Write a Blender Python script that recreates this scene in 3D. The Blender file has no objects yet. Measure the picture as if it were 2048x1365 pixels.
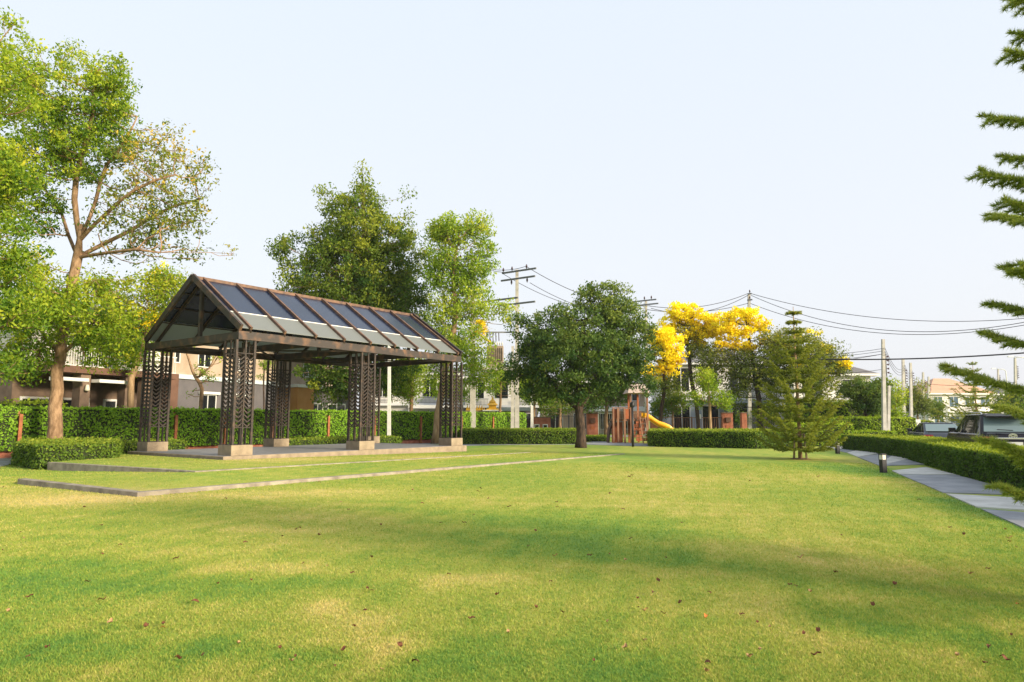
import bpy, math, random
import numpy as np
from mathutils import Vector, Matrix, Quaternion
from mathutils.geometry import tessellate_polygon
S = bpy.context.scene
COL = S.collection
R = math.radians
random.seed(7)

# ------------------------------------------------------------------ camera, sky, sun, exposure
CAM_H = 1.6; F = 1365.0; TILT = math.atan(158.0 / 1365.0)
cd = bpy.data.cameras.new('camera'); cam = bpy.data.objects.new('camera', cd); COL.objects.link(cam)
cam.location = (0, 0, CAM_H); cam.rotation_euler = (math.pi / 2 + TILT, 0, 0)
cd.sensor_width = 36; cd.lens = F / 2048 * 36; cd.clip_start = .1; cd.clip_end = 5000
S.camera = cam
SUN_DIR = Vector((.85, -.53, math.tan(R(19)) * 1.0)).normalized()
sl = bpy.data.lights.new('sun', 'SUN'); sl.energy = 3.3; sl.angle = R(11); sl.color = (1, .85, .62)
so = bpy.data.objects.new('sun', sl); COL.objects.link(so); so.location = (30, -20, 40)
so.rotation_euler = SUN_DIR.to_track_quat('Z', 'Y').to_euler()
W = bpy.data.worlds.new('World'); S.world = W; W.use_nodes = True
nt = W.node_tree; nt.nodes.clear()
out = nt.nodes.new('ShaderNodeOutputWorld')
sky = nt.nodes.new('ShaderNodeTexSky'); sky.sky_type = 'NISHITA'; sky.sun_disc = False
sky.sun_elevation = R(19); sky.sun_rotation = math.atan2(.85, -.53); sky.dust_density = 4; sky.air_density = 1.2
b1 = nt.nodes.new('ShaderNodeBackground'); b1.inputs[1].default_value = .08
nt.links.new(sky.outputs[0], b1.inputs[0])
b2 = nt.nodes.new('ShaderNodeBackground'); b2.inputs[1].default_value = .50
tc = nt.nodes.new('ShaderNodeTexCoord'); sx = nt.nodes.new('ShaderNodeSeparateXYZ'); nt.links.new(tc.outputs['Generated'], sx.inputs[0])
rp = nt.nodes.new('ShaderNodeValToRGB'); nt.links.new(sx.outputs[2], rp.inputs[0])
e = rp.color_ramp.elements; e[0].position = 0; e[0].color = (.85, .855, .90, 1); e[1].position = .7; e[1].color = (.79, .875, .97, 1)
m_ = e.new(.22); m_.color = (.845, .875, .935, 1)
nt.links.new(rp.outputs[0], b2.inputs[0])
mx = nt.nodes.new('ShaderNodeMixShader'); mx.inputs[0].default_value = .82
nt.links.new(b1.outputs[0], mx.inputs[1]); nt.links.new(b2.outputs[0], mx.inputs[2]); nt.links.new(mx.outputs[0], out.inputs[0])
S.view_settings.view_transform = 'Standard'; S.view_settings.look = 'None'
S.view_settings.exposure = 1.25; S.view_settings.gamma = 1

# ------------------------------------------------------------------ geometry of the view: from photo measurements to metres
CP, SP = math.cos(TILT), math.sin(TILT)
def at(px, py, Y):
    w = 682.5 - py; f = F * CP - w * SP; u = F * SP + w * CP
    return Vector(((px - 1024) * Y / f, Y, CAM_H + u * Y / f))
def P(px, py, z=0.0):
    w = 682.5 - py; f = F * CP - w * SP; u = F * SP + w * CP
    return at(px, py, (z - CAM_H) * f / u)
def gx(px, Y): return (px - 1024) * Y / 1374.0
def V(*a): return Vector(a)

# ------------------------------------------------------------------ helpers
def tag(o, label=None, cat=None, group=None, kind=None):
    if label: o['label'] = label
    if cat: o['category'] = cat
    if group: o['group'] = group
    if kind: o['kind'] = kind
    return o
def empty(name, loc, label=None, cat=None, group=None, rz=0):
    o = bpy.data.objects.new(name, None); COL.objects.link(o); o.location = loc; o.rotation_euler = (0, 0, rz)
    o.empty_display_size = .2
    return tag(o, label, cat, group)
def kids(o): return [c for c in bpy.data.objects if c.parent == o]
def copy_tree(o, parent=None):
    c = o.copy(); COL.objects.link(c); c.parent = parent
    for ch in kids(o): copy_tree(ch, c)
    return c
class MB:
    def __init__(s): s.v = []; s.f = []; s.mi = []; s.m = 0; s.sm = []
    def add(s, vs, fs, smooth=False):
        n = len(s.v); s.v += [tuple(v) for v in vs]
        for f in fs: s.f.append([i + n for i in f]); s.mi.append(s.m); s.sm.append(smooth)
        return s
    def box(s, x0, x1, y0, y1, z0, z1):
        return s.add([(x0, y0, z0), (x1, y0, z0), (x1, y1, z0), (x0, y1, z0), (x0, y0, z1), (x1, y0, z1), (x1, y1, z1), (x0, y1, z1)],
                     [(0, 3, 2, 1), (4, 5, 6, 7), (0, 1, 5, 4), (1, 2, 6, 5), (2, 3, 7, 6), (3, 0, 4, 7)])
    def beam(s, p, q, w, h, up=(0, 0, 1)):
        p, q = Vector(p), Vector(q); d = (q - p).normalized(); up = Vector(up)
        a = d.cross(up)
        if a.length < 1e-4: a = Vector((1, 0, 0))
        a.normalize(); b = a.cross(d).normalized(); a = a * w / 2; b = b * h / 2
        return s.add([p - a - b, p + a - b, p + a + b, p - a + b, q - a - b, q + a - b, q + a + b, q - a + b],
                     [(0, 1, 2, 3), (4, 7, 6, 5), (0, 4, 5, 1), (1, 5, 6, 2), (2, 6, 7, 3), (3, 7, 4, 0)])
    def tube(s, pts, rads, n=8, cap=True, smooth=True):
        pts = [Vector(p) for p in pts]; vs = []; fs = []
        if not hasattr(rads, '__len__'): rads = [rads] * len(pts)
        ref = None
        for i, p in enumerate(pts):
            d = (pts[min(i + 1, len(pts) - 1)] - pts[max(i - 1, 0)]).normalized()
            if ref is None: ref = Vector((0, 1, 0)) if abs(d.y) < .9 else Vector((1, 0, 0))
            a = (ref - d * ref.dot(d)).normalized(); b = d.cross(a); ref = a
            for k in range(n):
                t = 2 * math.pi * k / n; vs.append(p + (a * math.cos(t) + b * math.sin(t)) * rads[i])
        for i in range(len(pts) - 1):
            for k in range(n): fs.append((i * n + k, i * n + (k + 1) % n, (i + 1) * n + (k + 1) % n, (i + 1) * n + k))
        if cap: fs += [tuple(range(n))[::-1], tuple((len(pts) - 1) * n + k for k in range(n))]
        return s.add(vs, fs, smooth)
    def loft(s, rings, smooth=True, cap=True):
        n = len(rings[0]); vs = [p for r in rings for p in r]; fs = []
        for i in range(len(rings) - 1):
            for k in range(n): fs.append((i * n + k, i * n + (k + 1) % n, (i + 1) * n + (k + 1) % n, (i + 1) * n + k))
        if cap: fs += [tuple(range(n))[::-1], tuple((len(rings) - 1) * n + k for k in range(n))]
        return s.add(vs, fs, smooth)
    def prism(s, poly, z0, z1):
        n = len(poly); vs = [(p[0], p[1], z0) for p in poly] + [(p[0], p[1], z1) for p in poly]
        return s.add(vs, [tuple(range(n))[::-1], tuple(range(n, 2 * n))] + [(i, (i + 1) % n, n + (i + 1) % n, n + i) for i in range(n)])
    def build(s, name, mat, parent=None, bevel=0, world=False):
        me = bpy.data.meshes.new(name); off = Vector((0, 0, 0))
        vs = s.v
        if world and parent is not None: l = parent.location; vs = [(a - l.x, b - l.y, c - l.z) for a, b, c in s.v]
        me.from_pydata(vs, [], s.f); me.validate()
        for mm in (mat if isinstance(mat, (list, tuple)) else [mat]): me.materials.append(mm)
        if len(me.polygons) == len(s.f):
            me.polygons.foreach_set('material_index', s.mi); me.polygons.foreach_set('use_smooth', s.sm)
        o = bpy.data.objects.new(name, me); COL.objects.link(o); o.parent = parent
        if bevel:
            md = o.modifiers.new('bevel', 'BEVEL'); md.width = bevel; md.segments = 2; md.limit_method = 'ANGLE'
        return o
def fastmesh(name, verts, nside, mats, tint=None, parent=None, mi=None, smooth=False):
    nv = len(verts); nf = nv // nside
    me = bpy.data.meshes.new(name); me.vertices.add(nv); me.vertices.foreach_set('co', np.asarray(verts, dtype=np.float32).ravel())
    me.loops.add(nv); me.loops.foreach_set('vertex_index', np.arange(nv, dtype=np.int32))
    me.polygons.add(nf); me.polygons.foreach_set('loop_start', np.arange(0, nv, nside, dtype=np.int32))
    if mi is not None: me.polygons.foreach_set('material_index', np.asarray(mi, dtype=np.int32))
    for m in mats: me.materials.append(m)
    if tint is not None:
        a = me.attributes.new('tint', 'FLOAT', 'POINT'); a.data.foreach_set('value', np.repeat(np.asarray(tint, dtype=np.float32), nside))
    me.update(calc_edges=True)
    o = bpy.data.objects.new(name, me); COL.objects.link(o); o.parent = parent
    return o

# ------------------------------------------------------------------ materials
def newmat(name):
    m = bpy.data.materials.new(name); m.use_nodes = True; t = m.node_tree; return m, t, t.nodes['Principled BSDF']
def pmat(name, c, rough=.7, c2=None, scale=4, detail=5, metal=0, bump=0, bscale=None, spec=.4, lo=.35, hi=.65, stretch=None, dist=0):
    m, t, b = newmat(name); N = t.nodes; L = t.links
    b.inputs['Roughness'].default_value = rough; b.inputs['Metallic'].default_value = metal
    b.inputs['Specular IOR Level'].default_value = spec
    b.inputs['Base Color'].default_value = (*c, 1)
    if c2 or bump:
        g = N.new('ShaderNodeTexCoord'); mp = N.new('ShaderNodeMapping'); L.new(g.outputs['Object'], mp.inputs[0])
        if stretch: mp.inputs['Scale'].default_value = stretch
    if c2:
        n = N.new('ShaderNodeTexNoise'); n.inputs['Scale'].default_value = scale; n.inputs['Detail'].default_value = detail
        n.inputs['Distortion'].default_value = dist
        L.new(mp.outputs[0], n.inputs[0]); r = N.new('ShaderNodeValToRGB'); L.new(n.outputs[0], r.inputs[0])
        r.color_ramp.elements[0].position = lo; r.color_ramp.elements[1].position = hi
        r.color_ramp.elements[0].color = (*c, 1); r.color_ramp.elements[1].color = (*c2, 1); L.new(r.outputs[0], b.inputs['Base Color'])
    if bump:
        n2 = N.new('ShaderNodeTexNoise'); n2.inputs['Scale'].default_value = bscale or scale * 5; n2.inputs['Detail'].default_value = 6
        L.new(mp.outputs[0], n2.inputs[0]); bp = N.new('ShaderNodeBump'); bp.inputs['Strength'].default_value = bump; bp.inputs['Distance'].default_value = .05
        L.new(n2.outputs[0], bp.inputs['Height']); L.new(bp.outputs[0], b.inputs['Normal'])
    return m
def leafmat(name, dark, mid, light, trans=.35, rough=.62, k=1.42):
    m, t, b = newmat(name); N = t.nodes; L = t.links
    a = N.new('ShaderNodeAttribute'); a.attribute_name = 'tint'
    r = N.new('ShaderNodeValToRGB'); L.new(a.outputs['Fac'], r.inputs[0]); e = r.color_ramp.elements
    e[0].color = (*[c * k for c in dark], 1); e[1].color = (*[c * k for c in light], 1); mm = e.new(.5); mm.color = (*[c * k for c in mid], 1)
    L.new(r.outputs[0], b.inputs['Base Color']); b.inputs['Roughness'].default_value = rough; b.inputs['Specular IOR Level'].default_value = .12
    tr = N.new('ShaderNodeBsdfTranslucent'); hs = N.new('ShaderNodeHueSaturation'); hs.inputs['Value'].default_value = 1.5; hs.inputs['Saturation'].default_value = 1.1
    L.new(r.outputs[0], hs.inputs['Color']); L.new(hs.outputs[0], tr.inputs[0])
    ms = N.new('ShaderNodeMixShader'); ms.inputs[0].default_value = trans
    L.new(b.outputs[0], ms.inputs[1]); L.new(tr.outputs[0], ms.inputs[2]); L.new(ms.outputs[0], N['Material Output'].inputs[0])
    return m
M = {}
M['concrete'] = pmat('tan_concrete', (.21, .165, .115), .88, (.34, .27, .19), 3.5, 8, bump=.4, bscale=30, lo=.3, hi=.7)
M['concrete_dark'] = pmat('weathered_concrete', (.20, .165, .13), .9, (.34, .28, .22), 3, bump=.4, bscale=25)
M['kerb'] = pmat('kerb_concrete', (.19, .16, .13), .92, (.38, .33, .26), 3.5, 8, bump=.5, bscale=30, lo=.3, hi=.7)
M['grey_tile'] = pmat('grey_floor', (.20, .20, .215), .55, (.27, .27, .28), 3)
M['pave_grey'] = pmat('grey_paving', (.19, .20, .22), .8, (.31, .32, .34), 1.6, 9, bump=.2, bscale=60, lo=.3, hi=.7)
M['pave_white'] = pmat('white_paving', (.40, .39, .36), .8, (.60, .59, .56), 1.8, 9, bump=.2, bscale=60, lo=.3, hi=.65)
M['asphalt'] = pmat('road_surface', (.22, .20, .19), .85, (.30, .27, .25), 1.5, bump=.2, bscale=40)
M['steel'] = pmat('rusty_brown_steel', (.042, .033, .030), .6, (.16, .085, .048), 2.6, 7, bump=.15, bscale=30, lo=.50, hi=.72, stretch=(1, 1, 1))
M['steel_dark'] = pmat('dark_brown_steel', (.032, .024, .021), .55, (.10, .060, .040), 5, 5, lo=.5, hi=.75)
M['rafter'] = pmat('rusty_rafter_steel', (.085, .052, .038), .6, (.19, .105, .065), 5, 6)
M['glass_blue'] = pmat('tinted_blue_roof_glass', (.004, .009, .026), .22, (.014, .022, .050), .4, spec=.55)
M['white_strip'] = pmat('pale_glazing_bar', (.75, .74, .72), .5)
m, t, b = newmat('frosted_roof_sheet'); M['glass_white'] = m
b.inputs['Base Color'].default_value = (.31, .33, .325, 1); b.inputs['Roughness'].default_value = .35
tr = t.nodes.new('ShaderNodeBsdfTranslucent'); tr.inputs[0].default_value = (.42, .46, .42, 1); ms = t.nodes.new('ShaderNodeMixShader'); ms.inputs[0].default_value = .5
t.links.new(b.outputs[0], ms.inputs[1]); t.links.new(tr.outputs[0], ms.inputs[2]); t.links.new(ms.outputs[0], t.nodes['Material Output'].inputs[0])
M['brick'] = pmat('red_brick', (.26, .085, .05), .85, (.40, .16, .10), 3, bump=.2)
M['redpost'] = pmat('rust_red_post', (.22, .07, .03), .8, (.34, .13, .05), 5)
M['bark'] = pmat('tan_bark', (.16, .095, .05), .9, (.36, .235, .14), 7, bump=.6, bscale=22, stretch=(1, 1, .4))
M['bark_light'] = pmat('pale_bark', (.24, .15, .08), .9, (.42, .29, .17), 6, bump=.5, bscale=20, stretch=(1, 1, .3))
M['bark_dark'] = pmat('dark_bark', (.022, .016, .013), .95, (.085, .055, .038), 8, bump=.8, bscale=20, stretch=(1, 1, .4))
M['pole'] = pmat('concrete_pole', (.36, .35, .32), .85, (.48, .46, .43), 3, bump=.1)
M['pole_white'] = pmat('pale_pole', (.55, .55, .52), .7, (.68, .68, .64), 3)
M['dark_metal'] = pmat('dark_line_hardware', (.05, .05, .06), .5, spec=.5)
M['arm'] = pmat('grey_steel_arm', (.16, .17, .19), .6, (.22, .22, .24), 4)
M['insul'] = pmat('brown_porcelain', (.05, .02, .025), .25)
M['cable'] = pmat('black_cable', (.025, .022, .03), .6)
M['transf'] = pmat('transformer_tank', (.24, .19, .15), .6, (.34, .27, .21), 3)
M['plaster_beige'] = pmat('beige_plaster', (.33, .25, .18), .9, (.42, .34, .27), .8, bump=.1)
M['plaster_grey'] = pmat('dark_grey_plaster', (.10, .095, .105), .9, (.13, .12, .13), 1)
M['plaster_white'] = pmat('white_plaster', (.60, .58, .55), .85, (.70, .68, .64), .7)
M['plaster_blue'] = pmat('blue_grey_plaster', (.24, .28, .33), .85, (.30, .34, .40), .7)
M['plaster_orange'] = pmat('ochre_plaster', (.42, .20, .07), .9, (.50, .26, .10), 1)
M['brown_clad'] = pmat('brown_cladding', (.11, .058, .04), .8, (.15, .08, .055), 2)
M['brown_stone'] = pmat('brown_stone', (.13, .09, .07), .85, (.21, .145, .105), 2)
M['trim'] = pmat('white_trim', (.66, .66, .66), .6)
M['trim_blue'] = pmat('pale_blue_trim', (.50, .56, .60), .6)
M['win'] = pmat('window_glass', (.012, .014, .018), .08, spec=.8)
M['win_blue'] = pmat('blue_window_glass', (.04, .09, .14), .1, spec=.8)
M['roof_grey'] = pmat('grey_roof_tiles', (.13, .125, .13), .8, (.18, .17, .175), 2, stretch=(1, 1, 8))
M['roof_peach'] = pmat('peach_roof_tiles', (.50, .29, .19), .8, (.58, .35, .24), 2, stretch=(1, 1, 8))
M['wood'] = pmat('brown_timber', (.17, .08, .045), .75, (.27, .14, .08), 6, stretch=(1, 1, .3))
M['wood_red'] = pmat('red_timber', (.30, .085, .03), .7, (.36, .12, .05), 6)
M['wood_pale'] = pmat('pinkish_shingles', (.40, .31, .26), .85, (.50, .40, .34), 8)
M['yellow'] = pmat('yellow_plastic', (.80, .40, .012), .35, spec=.5)
M['stake'] = pmat('weathered_stake', (.25, .18, .12), .9, (.36, .28, .2), 10)
M['black'] = pmat('black_paint', (.022, .022, .026), .5)
M['lens'] = pmat('frosted_lamp_lens', (.70, .66, .55), .4)
M['gold'] = pmat('gold_paint', (.75, .42, .03), .4, (.85, .52, .06), 8)
M['white'] = pmat('white_paint', (.75, .75, .73), .5)
M['carpaint'] = pmat('dark_purple_car_paint', (.010, .008, .014), .25, spec=.4)
M['carpaint2'] = pmat('blue_grey_car_paint', (.05, .06, .08), .2, spec=.5)
M['carglass'] = pmat('car_glass', (.015, .02, .02), .04, spec=1)
M['rearglass'] = pmat('rear_car_glass', (.14, .20, .21), .06, spec=1)
M['chrome'] = pmat('chrome', (.8, .78, .8), .12, metal=1)
M['red'] = pmat('red_lamp_lens', (.20, .008, .012), .2, spec=.7)
M['rubber'] = pmat('tyre_rubber', (.02, .02, .02), .85)
M['rim'] = pmat('alloy_rim', (.45, .45, .47), .3, metal=.8)
M['plate'] = pmat('number_plate_white', (.72, .72, .66), .5)
M['soil'] = pmat('brown_soil', (.12, .075, .04), .95, (.2, .13, .07), 6)
M['dead'] = pmat('dry_leaf', (.10, .032, .014), .85, (.20, .08, .035), 30)
M['dead2'] = pmat('tan_dry_leaf', (.42, .26, .12), .8, (.30, .16, .07), 9)
M['dead3'] = pmat('orange_dry_leaf', (.50, .16, .03), .8)
K = 1.0
M['leaf_big'] = leafmat('leaf_fresh_green', (.055, .115, .012), (.17, .235, .018), (.34, .33, .03))
M['leaf_sparse'] = leafmat('leaf_olive_yellow', (.075, .115, .02), (.17, .19, .03), (.46, .30, .05))
M['leaf_conic'] = leafmat('leaf_mid_green', (.032, .070, .014), (.090, .135, .018), (.20, .22, .025))
M['leaf_light'] = leafmat('leaf_light_green', (.085, .15, .015), (.19, .26, .025), (.36, .37, .05))
M['leaf_dark'] = leafmat('leaf_dark_green', (.028, .062, .018), (.075, .120, .026), (.155, .185, .035))
M['leaf_olive'] = leafmat('leaf_olive', (.045, .07, .015), (.10, .13, .022), (.20, .19, .04))
M['blossom'] = leafmat('yellow_blossom', (.50, .36, .006), (.60, .50, .012), (.64, .58, .03), trans=.25)
M['vine'] = leafmat('vine_leaf', (.055, .13, .012), (.13, .245, .02), (.24, .36, .04), trans=.3)
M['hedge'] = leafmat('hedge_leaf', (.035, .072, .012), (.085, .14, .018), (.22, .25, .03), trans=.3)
M['hedge_bright'] = leafmat('bright_hedge_leaf', (.06, .12, .012), (.14, .21, .018), (.26, .32, .03), trans=.3)
M['hedge_core'] = pmat('hedge_inner_twigs', (.012, .022, .006), .95, (.03, .04, .012), 12)
M['needle'] = leafmat('pine_needle', (.055, .095, .020), (.14, .175, .028), (.28, .26, .04), trans=.35)
M['needle_near'] = leafmat('near_pine_needle', (.06, .095, .025), (.14, .19, .04), (.30, .30, .06), trans=.4)

# ------------------------------------------------------------------ terrain
O = np.array([-9.9, 23.7]); E1 = np.array([.589, .808]); E2 = np.array([-.808, .589])
def L2(a, b, z=0): p = O + a * E1 + b * E2; return Vector((p[0], p[1], z))
C0 = P(275, 985, .10); C1 = P(35, 958, .14); C2 = P(1250, 908, .02)
I0 = P(390, 943, .25); I1 = P(95, 925, .25); I2 = P(1062, 905, .04)
def q2(c, z): return (c.x, c.y, z)
B1 = L2(-6, 12, .15); B2 = L2(19.5, 7, .02)
PATCH = [  # bilinear grass terraces: corners a (u0v0), b (u1v0), c (u1v1), d (u0v1)
    (q2(C1, .10), q2(C0, .075), q2(I0, .215), q2(I1, -.03)),
    (q2(C0, .075), q2(C2, .006), q2(I2, .012), q2(I0, .215)),
    (q2(I1, .235), q2(I0, .235), (L2(-.1, -.1).x, L2(-.1, -.1).y, .24), (L2(-.1, 7).x, L2(-.1, 7).y, .24)),
    (q2(I0, .235), q2(I2, .02), (L2(14, -.1).x, L2(14, -.1).y, .04), (L2(-.1, -.1).x, L2(-.1, -.1).y, .24)),
]
def patchpt(p, u, v):
    a, b, c, d = [np.array(k) for k in p]
    u = np.asarray(u)[..., None]; v = np.asarray(v)[..., None]
    return a * (1 - u) * (1 - v) + b * u * (1 - v) + c * u * v + d * (1 - u) * v
def inpoly(x, y, poly):
    r = np.zeros(len(x), bool); n = len(poly)
    for i in range(n):
        x0, y0 = poly[i][:2]; x1, y1 = poly[(i + 1) % n][:2]
        c = ((y0 > y) != (y1 > y)) & (x < (x1 - x0) * (y - y0) / (y1 - y0 + 1e-12) + x0); r ^= c
    return r
_rg = np.random.default_rng(3)
_W = [(_rg.normal(0, 1, 2) * s, _rg.uniform(0, 6.28), a) for s, a in ((.35, 1), (.35, 1), (.8, .8), (.8, .8), (1.8, .7), (1.8, .7), (4, .7), (4, .7), (9, .55), (9, .55), (18, .4)) for _ in range(2)]
def nz(x, y):
    t = 0
    for k, ph, a in _W: t = t + a * np.sin(k[0] * x + k[1] * y * .8 + ph)
    return t / 3.2
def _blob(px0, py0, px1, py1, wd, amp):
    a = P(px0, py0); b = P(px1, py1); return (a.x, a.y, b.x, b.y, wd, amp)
GREEN_SHADE = [_blob(2150, 1240, 1150, 1090, .6, .5), _blob(1330, 1060, 800, 1015, .8, .35), _blob(-60, 1150, 640, 1180, .5, .55),  # green grass patches, plus the near pine's shadow streak painted in as green
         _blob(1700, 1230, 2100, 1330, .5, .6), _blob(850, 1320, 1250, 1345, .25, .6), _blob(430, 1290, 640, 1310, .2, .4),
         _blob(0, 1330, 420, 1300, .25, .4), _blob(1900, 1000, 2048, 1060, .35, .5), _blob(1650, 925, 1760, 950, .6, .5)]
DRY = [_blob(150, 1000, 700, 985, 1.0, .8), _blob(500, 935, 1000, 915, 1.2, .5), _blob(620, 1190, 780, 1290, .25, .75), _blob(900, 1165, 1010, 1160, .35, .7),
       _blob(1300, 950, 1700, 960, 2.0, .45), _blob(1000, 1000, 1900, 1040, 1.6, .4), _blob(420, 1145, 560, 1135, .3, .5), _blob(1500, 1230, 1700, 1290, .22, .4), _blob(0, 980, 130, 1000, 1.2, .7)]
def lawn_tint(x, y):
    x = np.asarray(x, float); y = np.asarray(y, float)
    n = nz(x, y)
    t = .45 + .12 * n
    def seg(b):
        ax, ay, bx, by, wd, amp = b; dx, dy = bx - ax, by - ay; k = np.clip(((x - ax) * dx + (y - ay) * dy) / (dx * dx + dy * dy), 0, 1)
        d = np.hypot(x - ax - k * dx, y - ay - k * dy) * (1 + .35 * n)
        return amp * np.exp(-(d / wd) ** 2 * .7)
    for b in GREEN_SHADE: t = t - .45 * seg(b)
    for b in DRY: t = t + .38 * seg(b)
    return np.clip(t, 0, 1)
def grassmat(name, gain):
    m, t, b = newmat(name); N = t.nodes; L = t.links
    a = N.new('ShaderNodeAttribute'); a.attribute_name = 'tint'
    g = N.new('ShaderNodeTexCoord'); n = N.new('ShaderNodeTexNoise'); n.inputs['Scale'].default_value = 9; n.inputs['Detail'].default_value = 8; n.inputs['Roughness'].default_value = .8
    L.new(g.outputs['Object'], n.inputs[0])
    ma = N.new('ShaderNodeMath'); ma.operation = 'MULTIPLY_ADD'; ma.inputs[1].default_value = .62; pass
    n3 = N.new('ShaderNodeTexNoise'); n3.inputs['Scale'].default_value = 1.7; n3.inputs['Detail'].default_value = 6; n3.inputs['Roughness'].default_value = .65
    L.new(g.outputs['Object'], n3.inputs[0]); mxx = N.new('ShaderNodeMath'); mxx.operation = 'ADD'; L.new(n.outputs[0], mxx.inputs[0]); L.new(n3.outputs[0], mxx.inputs[1])
    L.new(mxx.outputs[0], ma.inputs[0])
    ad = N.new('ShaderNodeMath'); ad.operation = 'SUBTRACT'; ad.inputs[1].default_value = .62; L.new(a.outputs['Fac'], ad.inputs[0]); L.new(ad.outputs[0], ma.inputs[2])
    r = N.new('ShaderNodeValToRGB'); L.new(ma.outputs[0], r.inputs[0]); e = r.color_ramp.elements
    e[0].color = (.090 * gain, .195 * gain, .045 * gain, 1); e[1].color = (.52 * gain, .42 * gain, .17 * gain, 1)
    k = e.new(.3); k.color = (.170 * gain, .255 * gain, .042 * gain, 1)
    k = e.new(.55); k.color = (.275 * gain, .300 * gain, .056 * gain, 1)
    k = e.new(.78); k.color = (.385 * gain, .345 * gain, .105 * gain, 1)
    L.new(r.outputs[0], b.inputs['Base Color']); b.inputs['Roughness'].default_value = .8; b.inputs['Specular IOR Level'].default_value = .12
    n2 = N.new('ShaderNodeTexNoise'); n2.inputs['Scale'].default_value = 60; n2.inputs['Detail'].default_value = 4; L.new(g.outputs['Object'], n2.inputs[0])
    bp = N.new('ShaderNodeBump'); bp.inputs['Strength'].default_value = .6; bp.inputs['Distance'].default_value = .03; L.new(n2.outputs[0], bp.inputs['Height']); L.new(bp.outputs[0], b.inputs['Normal'])
    return m, t, b
M['grass'], _, _ = grassmat('short_lawn_grass', 1.25)
M['blade'], t, b = grassmat('grass_blades', 1.46)
tr = t.nodes.new('ShaderNodeBsdfTranslucent'); t.links.new(b.inputs['Base Color'].links[0].from_socket, tr.inputs[0])
ms = t.nodes.new('ShaderNodeMixShader'); ms.inputs[0].default_value = .4
t.links.new(b.outputs[0], ms.inputs[1]); t.links.new(tr.outputs[0], ms.inputs[2]); t.links.new(ms.outputs[0], t.nodes['Material Output'].inputs[0])

def grid(name, pts, mat, tint=True):
    nu, nv = pts.shape[:2]; me = bpy.data.meshes.new(name)
    idx = np.arange(nu * nv).reshape(nu, nv)
    f = np.stack([idx[:-1, :-1], idx[1:, :-1], idx[1:, 1:], idx[:-1, 1:]], -1).reshape(-1, 4)
    me.from_pydata(pts.reshape(-1, 3).tolist(), [], f.tolist()); me.materials.append(mat)
    if tint:
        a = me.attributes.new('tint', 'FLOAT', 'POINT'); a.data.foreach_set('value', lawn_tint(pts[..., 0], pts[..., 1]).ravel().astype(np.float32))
    me.polygons.foreach_set('use_smooth', [True] * len(f))
    o = bpy.data.objects.new(name, me); COL.objects.link(o); return o
gxs = np.concatenate([[-2500, -800, -250, -100, -60], np.arange(-30, 30.1, .2), [40, 60, 100, 250, 800, 2500]])
gys = np.concatenate([[-2500, -500, -100, -20], np.arange(-4, 4, .5), np.arange(4, 45, .2), [46, 50, 60, 80, 120, 250, 800, 2500]])
X, Y = np.meshgrid(gxs, gys, indexing='ij')
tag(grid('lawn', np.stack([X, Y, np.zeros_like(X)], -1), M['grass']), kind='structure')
for i, p in enumerate(PATCH):
    u, v = np.meshgrid(np.linspace(0, 1, 90), np.linspace(0, 1, 50), indexing='ij'); g_ = patchpt(p, u, v); g_[..., 2] += .006
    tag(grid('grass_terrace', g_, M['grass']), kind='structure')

# path of slabs along the right-hand hedge
pl = [P(1640, 894), P(1690, 904), P(1784, 943), P(1892, 989.5), P(2048, 1058), P(2300, 1170)]
pr = [P(1655, 889), P(1712, 896), P(1807, 917), P(1928, 956), P(2048, 986), P(2300, 1062)]
def lerp_line(pts, t):
    n = len(pts) - 1; k = min(int(t * n), n - 1); return pts[k].lerp(pts[k + 1], t * n - k)
mg, mw = MB(), MB()
def slab(l0, l1, r0, r1, mb, zt=.022):  # quads given as points, 5 cm thick
    mb.add([(p.x, p.y, -.04) for p in (l0, l1, r1, r0)] + [(p.x, p.y, zt) for p in (l0, l1, r1, r0)],
           [(3, 2, 1, 0), (4, 5, 6, 7), (0, 1, 5, 4), (1, 2, 6, 5), (2, 3, 7, 6), (3, 0, 4, 7)])
# (left px,py start, end ; right start,end ; white?)
SL = [((1640, 894), (1692, 906), (1655, 889), (1722, 898), 0), ((1694, 906.5), (1716, 915), (1724, 898.5), (1768, 906), 1), ((1716, 915.5), (1760, 933), (1770, 907), (1850, 930), 0),
      ((1764, 926), (1774, 929.5), (1790, 908.5), (1822, 918), 1), ((1784, 943), (1800, 950), (1852, 936), (1912, 951), 1), ((1800, 950.5), (1887, 987), (1914, 951.5), (2060, 992), 0),
      ((1893, 990), (1953, 1016), (2062, 1000), (2160, 1030), 1), ((1962, 1020), (2200, 1125), (2162, 1036), (2420, 1110), 0)]
for a, b_, c, d, wh in SL:
    slab(P(*a), P(*b_), P(*c), P(*d), mw if wh else mg, .027 if wh else .022)
tag(mg.build('path', M['pave_grey']), kind='structure'); tag(mw.build('path', M['pave_white']), kind='structure')
mb = MB(); rb = [P(905, 893), P(1000, 890.5), P(1160, 889.5), P(1310, 894), P(1310, 889), P(1240, 885.5), P(1160, 886), P(1000, 887.5), P(905, 888.5)]
mb.prism([(p.x, p.y) for p in rb], -.05, .02); tag(mb.build('path', M['pave_grey']), kind='structure')
mb = MB(); mb.prism([(p.x, p.y) for p in (P(1195, 887), P(1240, 886.6), P(1150, 875), P(1110, 873))], -.05, .016); tag(mb.build('path', M['pave_grey']), kind='structure')
mb = MB(); mb.prism([(p.x, p.y) for p in (P(-160, 960), P(-60, 945), P(34, 928), P(30, 912), P(-160, 925))], -.05, .02); tag(mb.build('path', M['pave_grey']), kind='structure')
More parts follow.
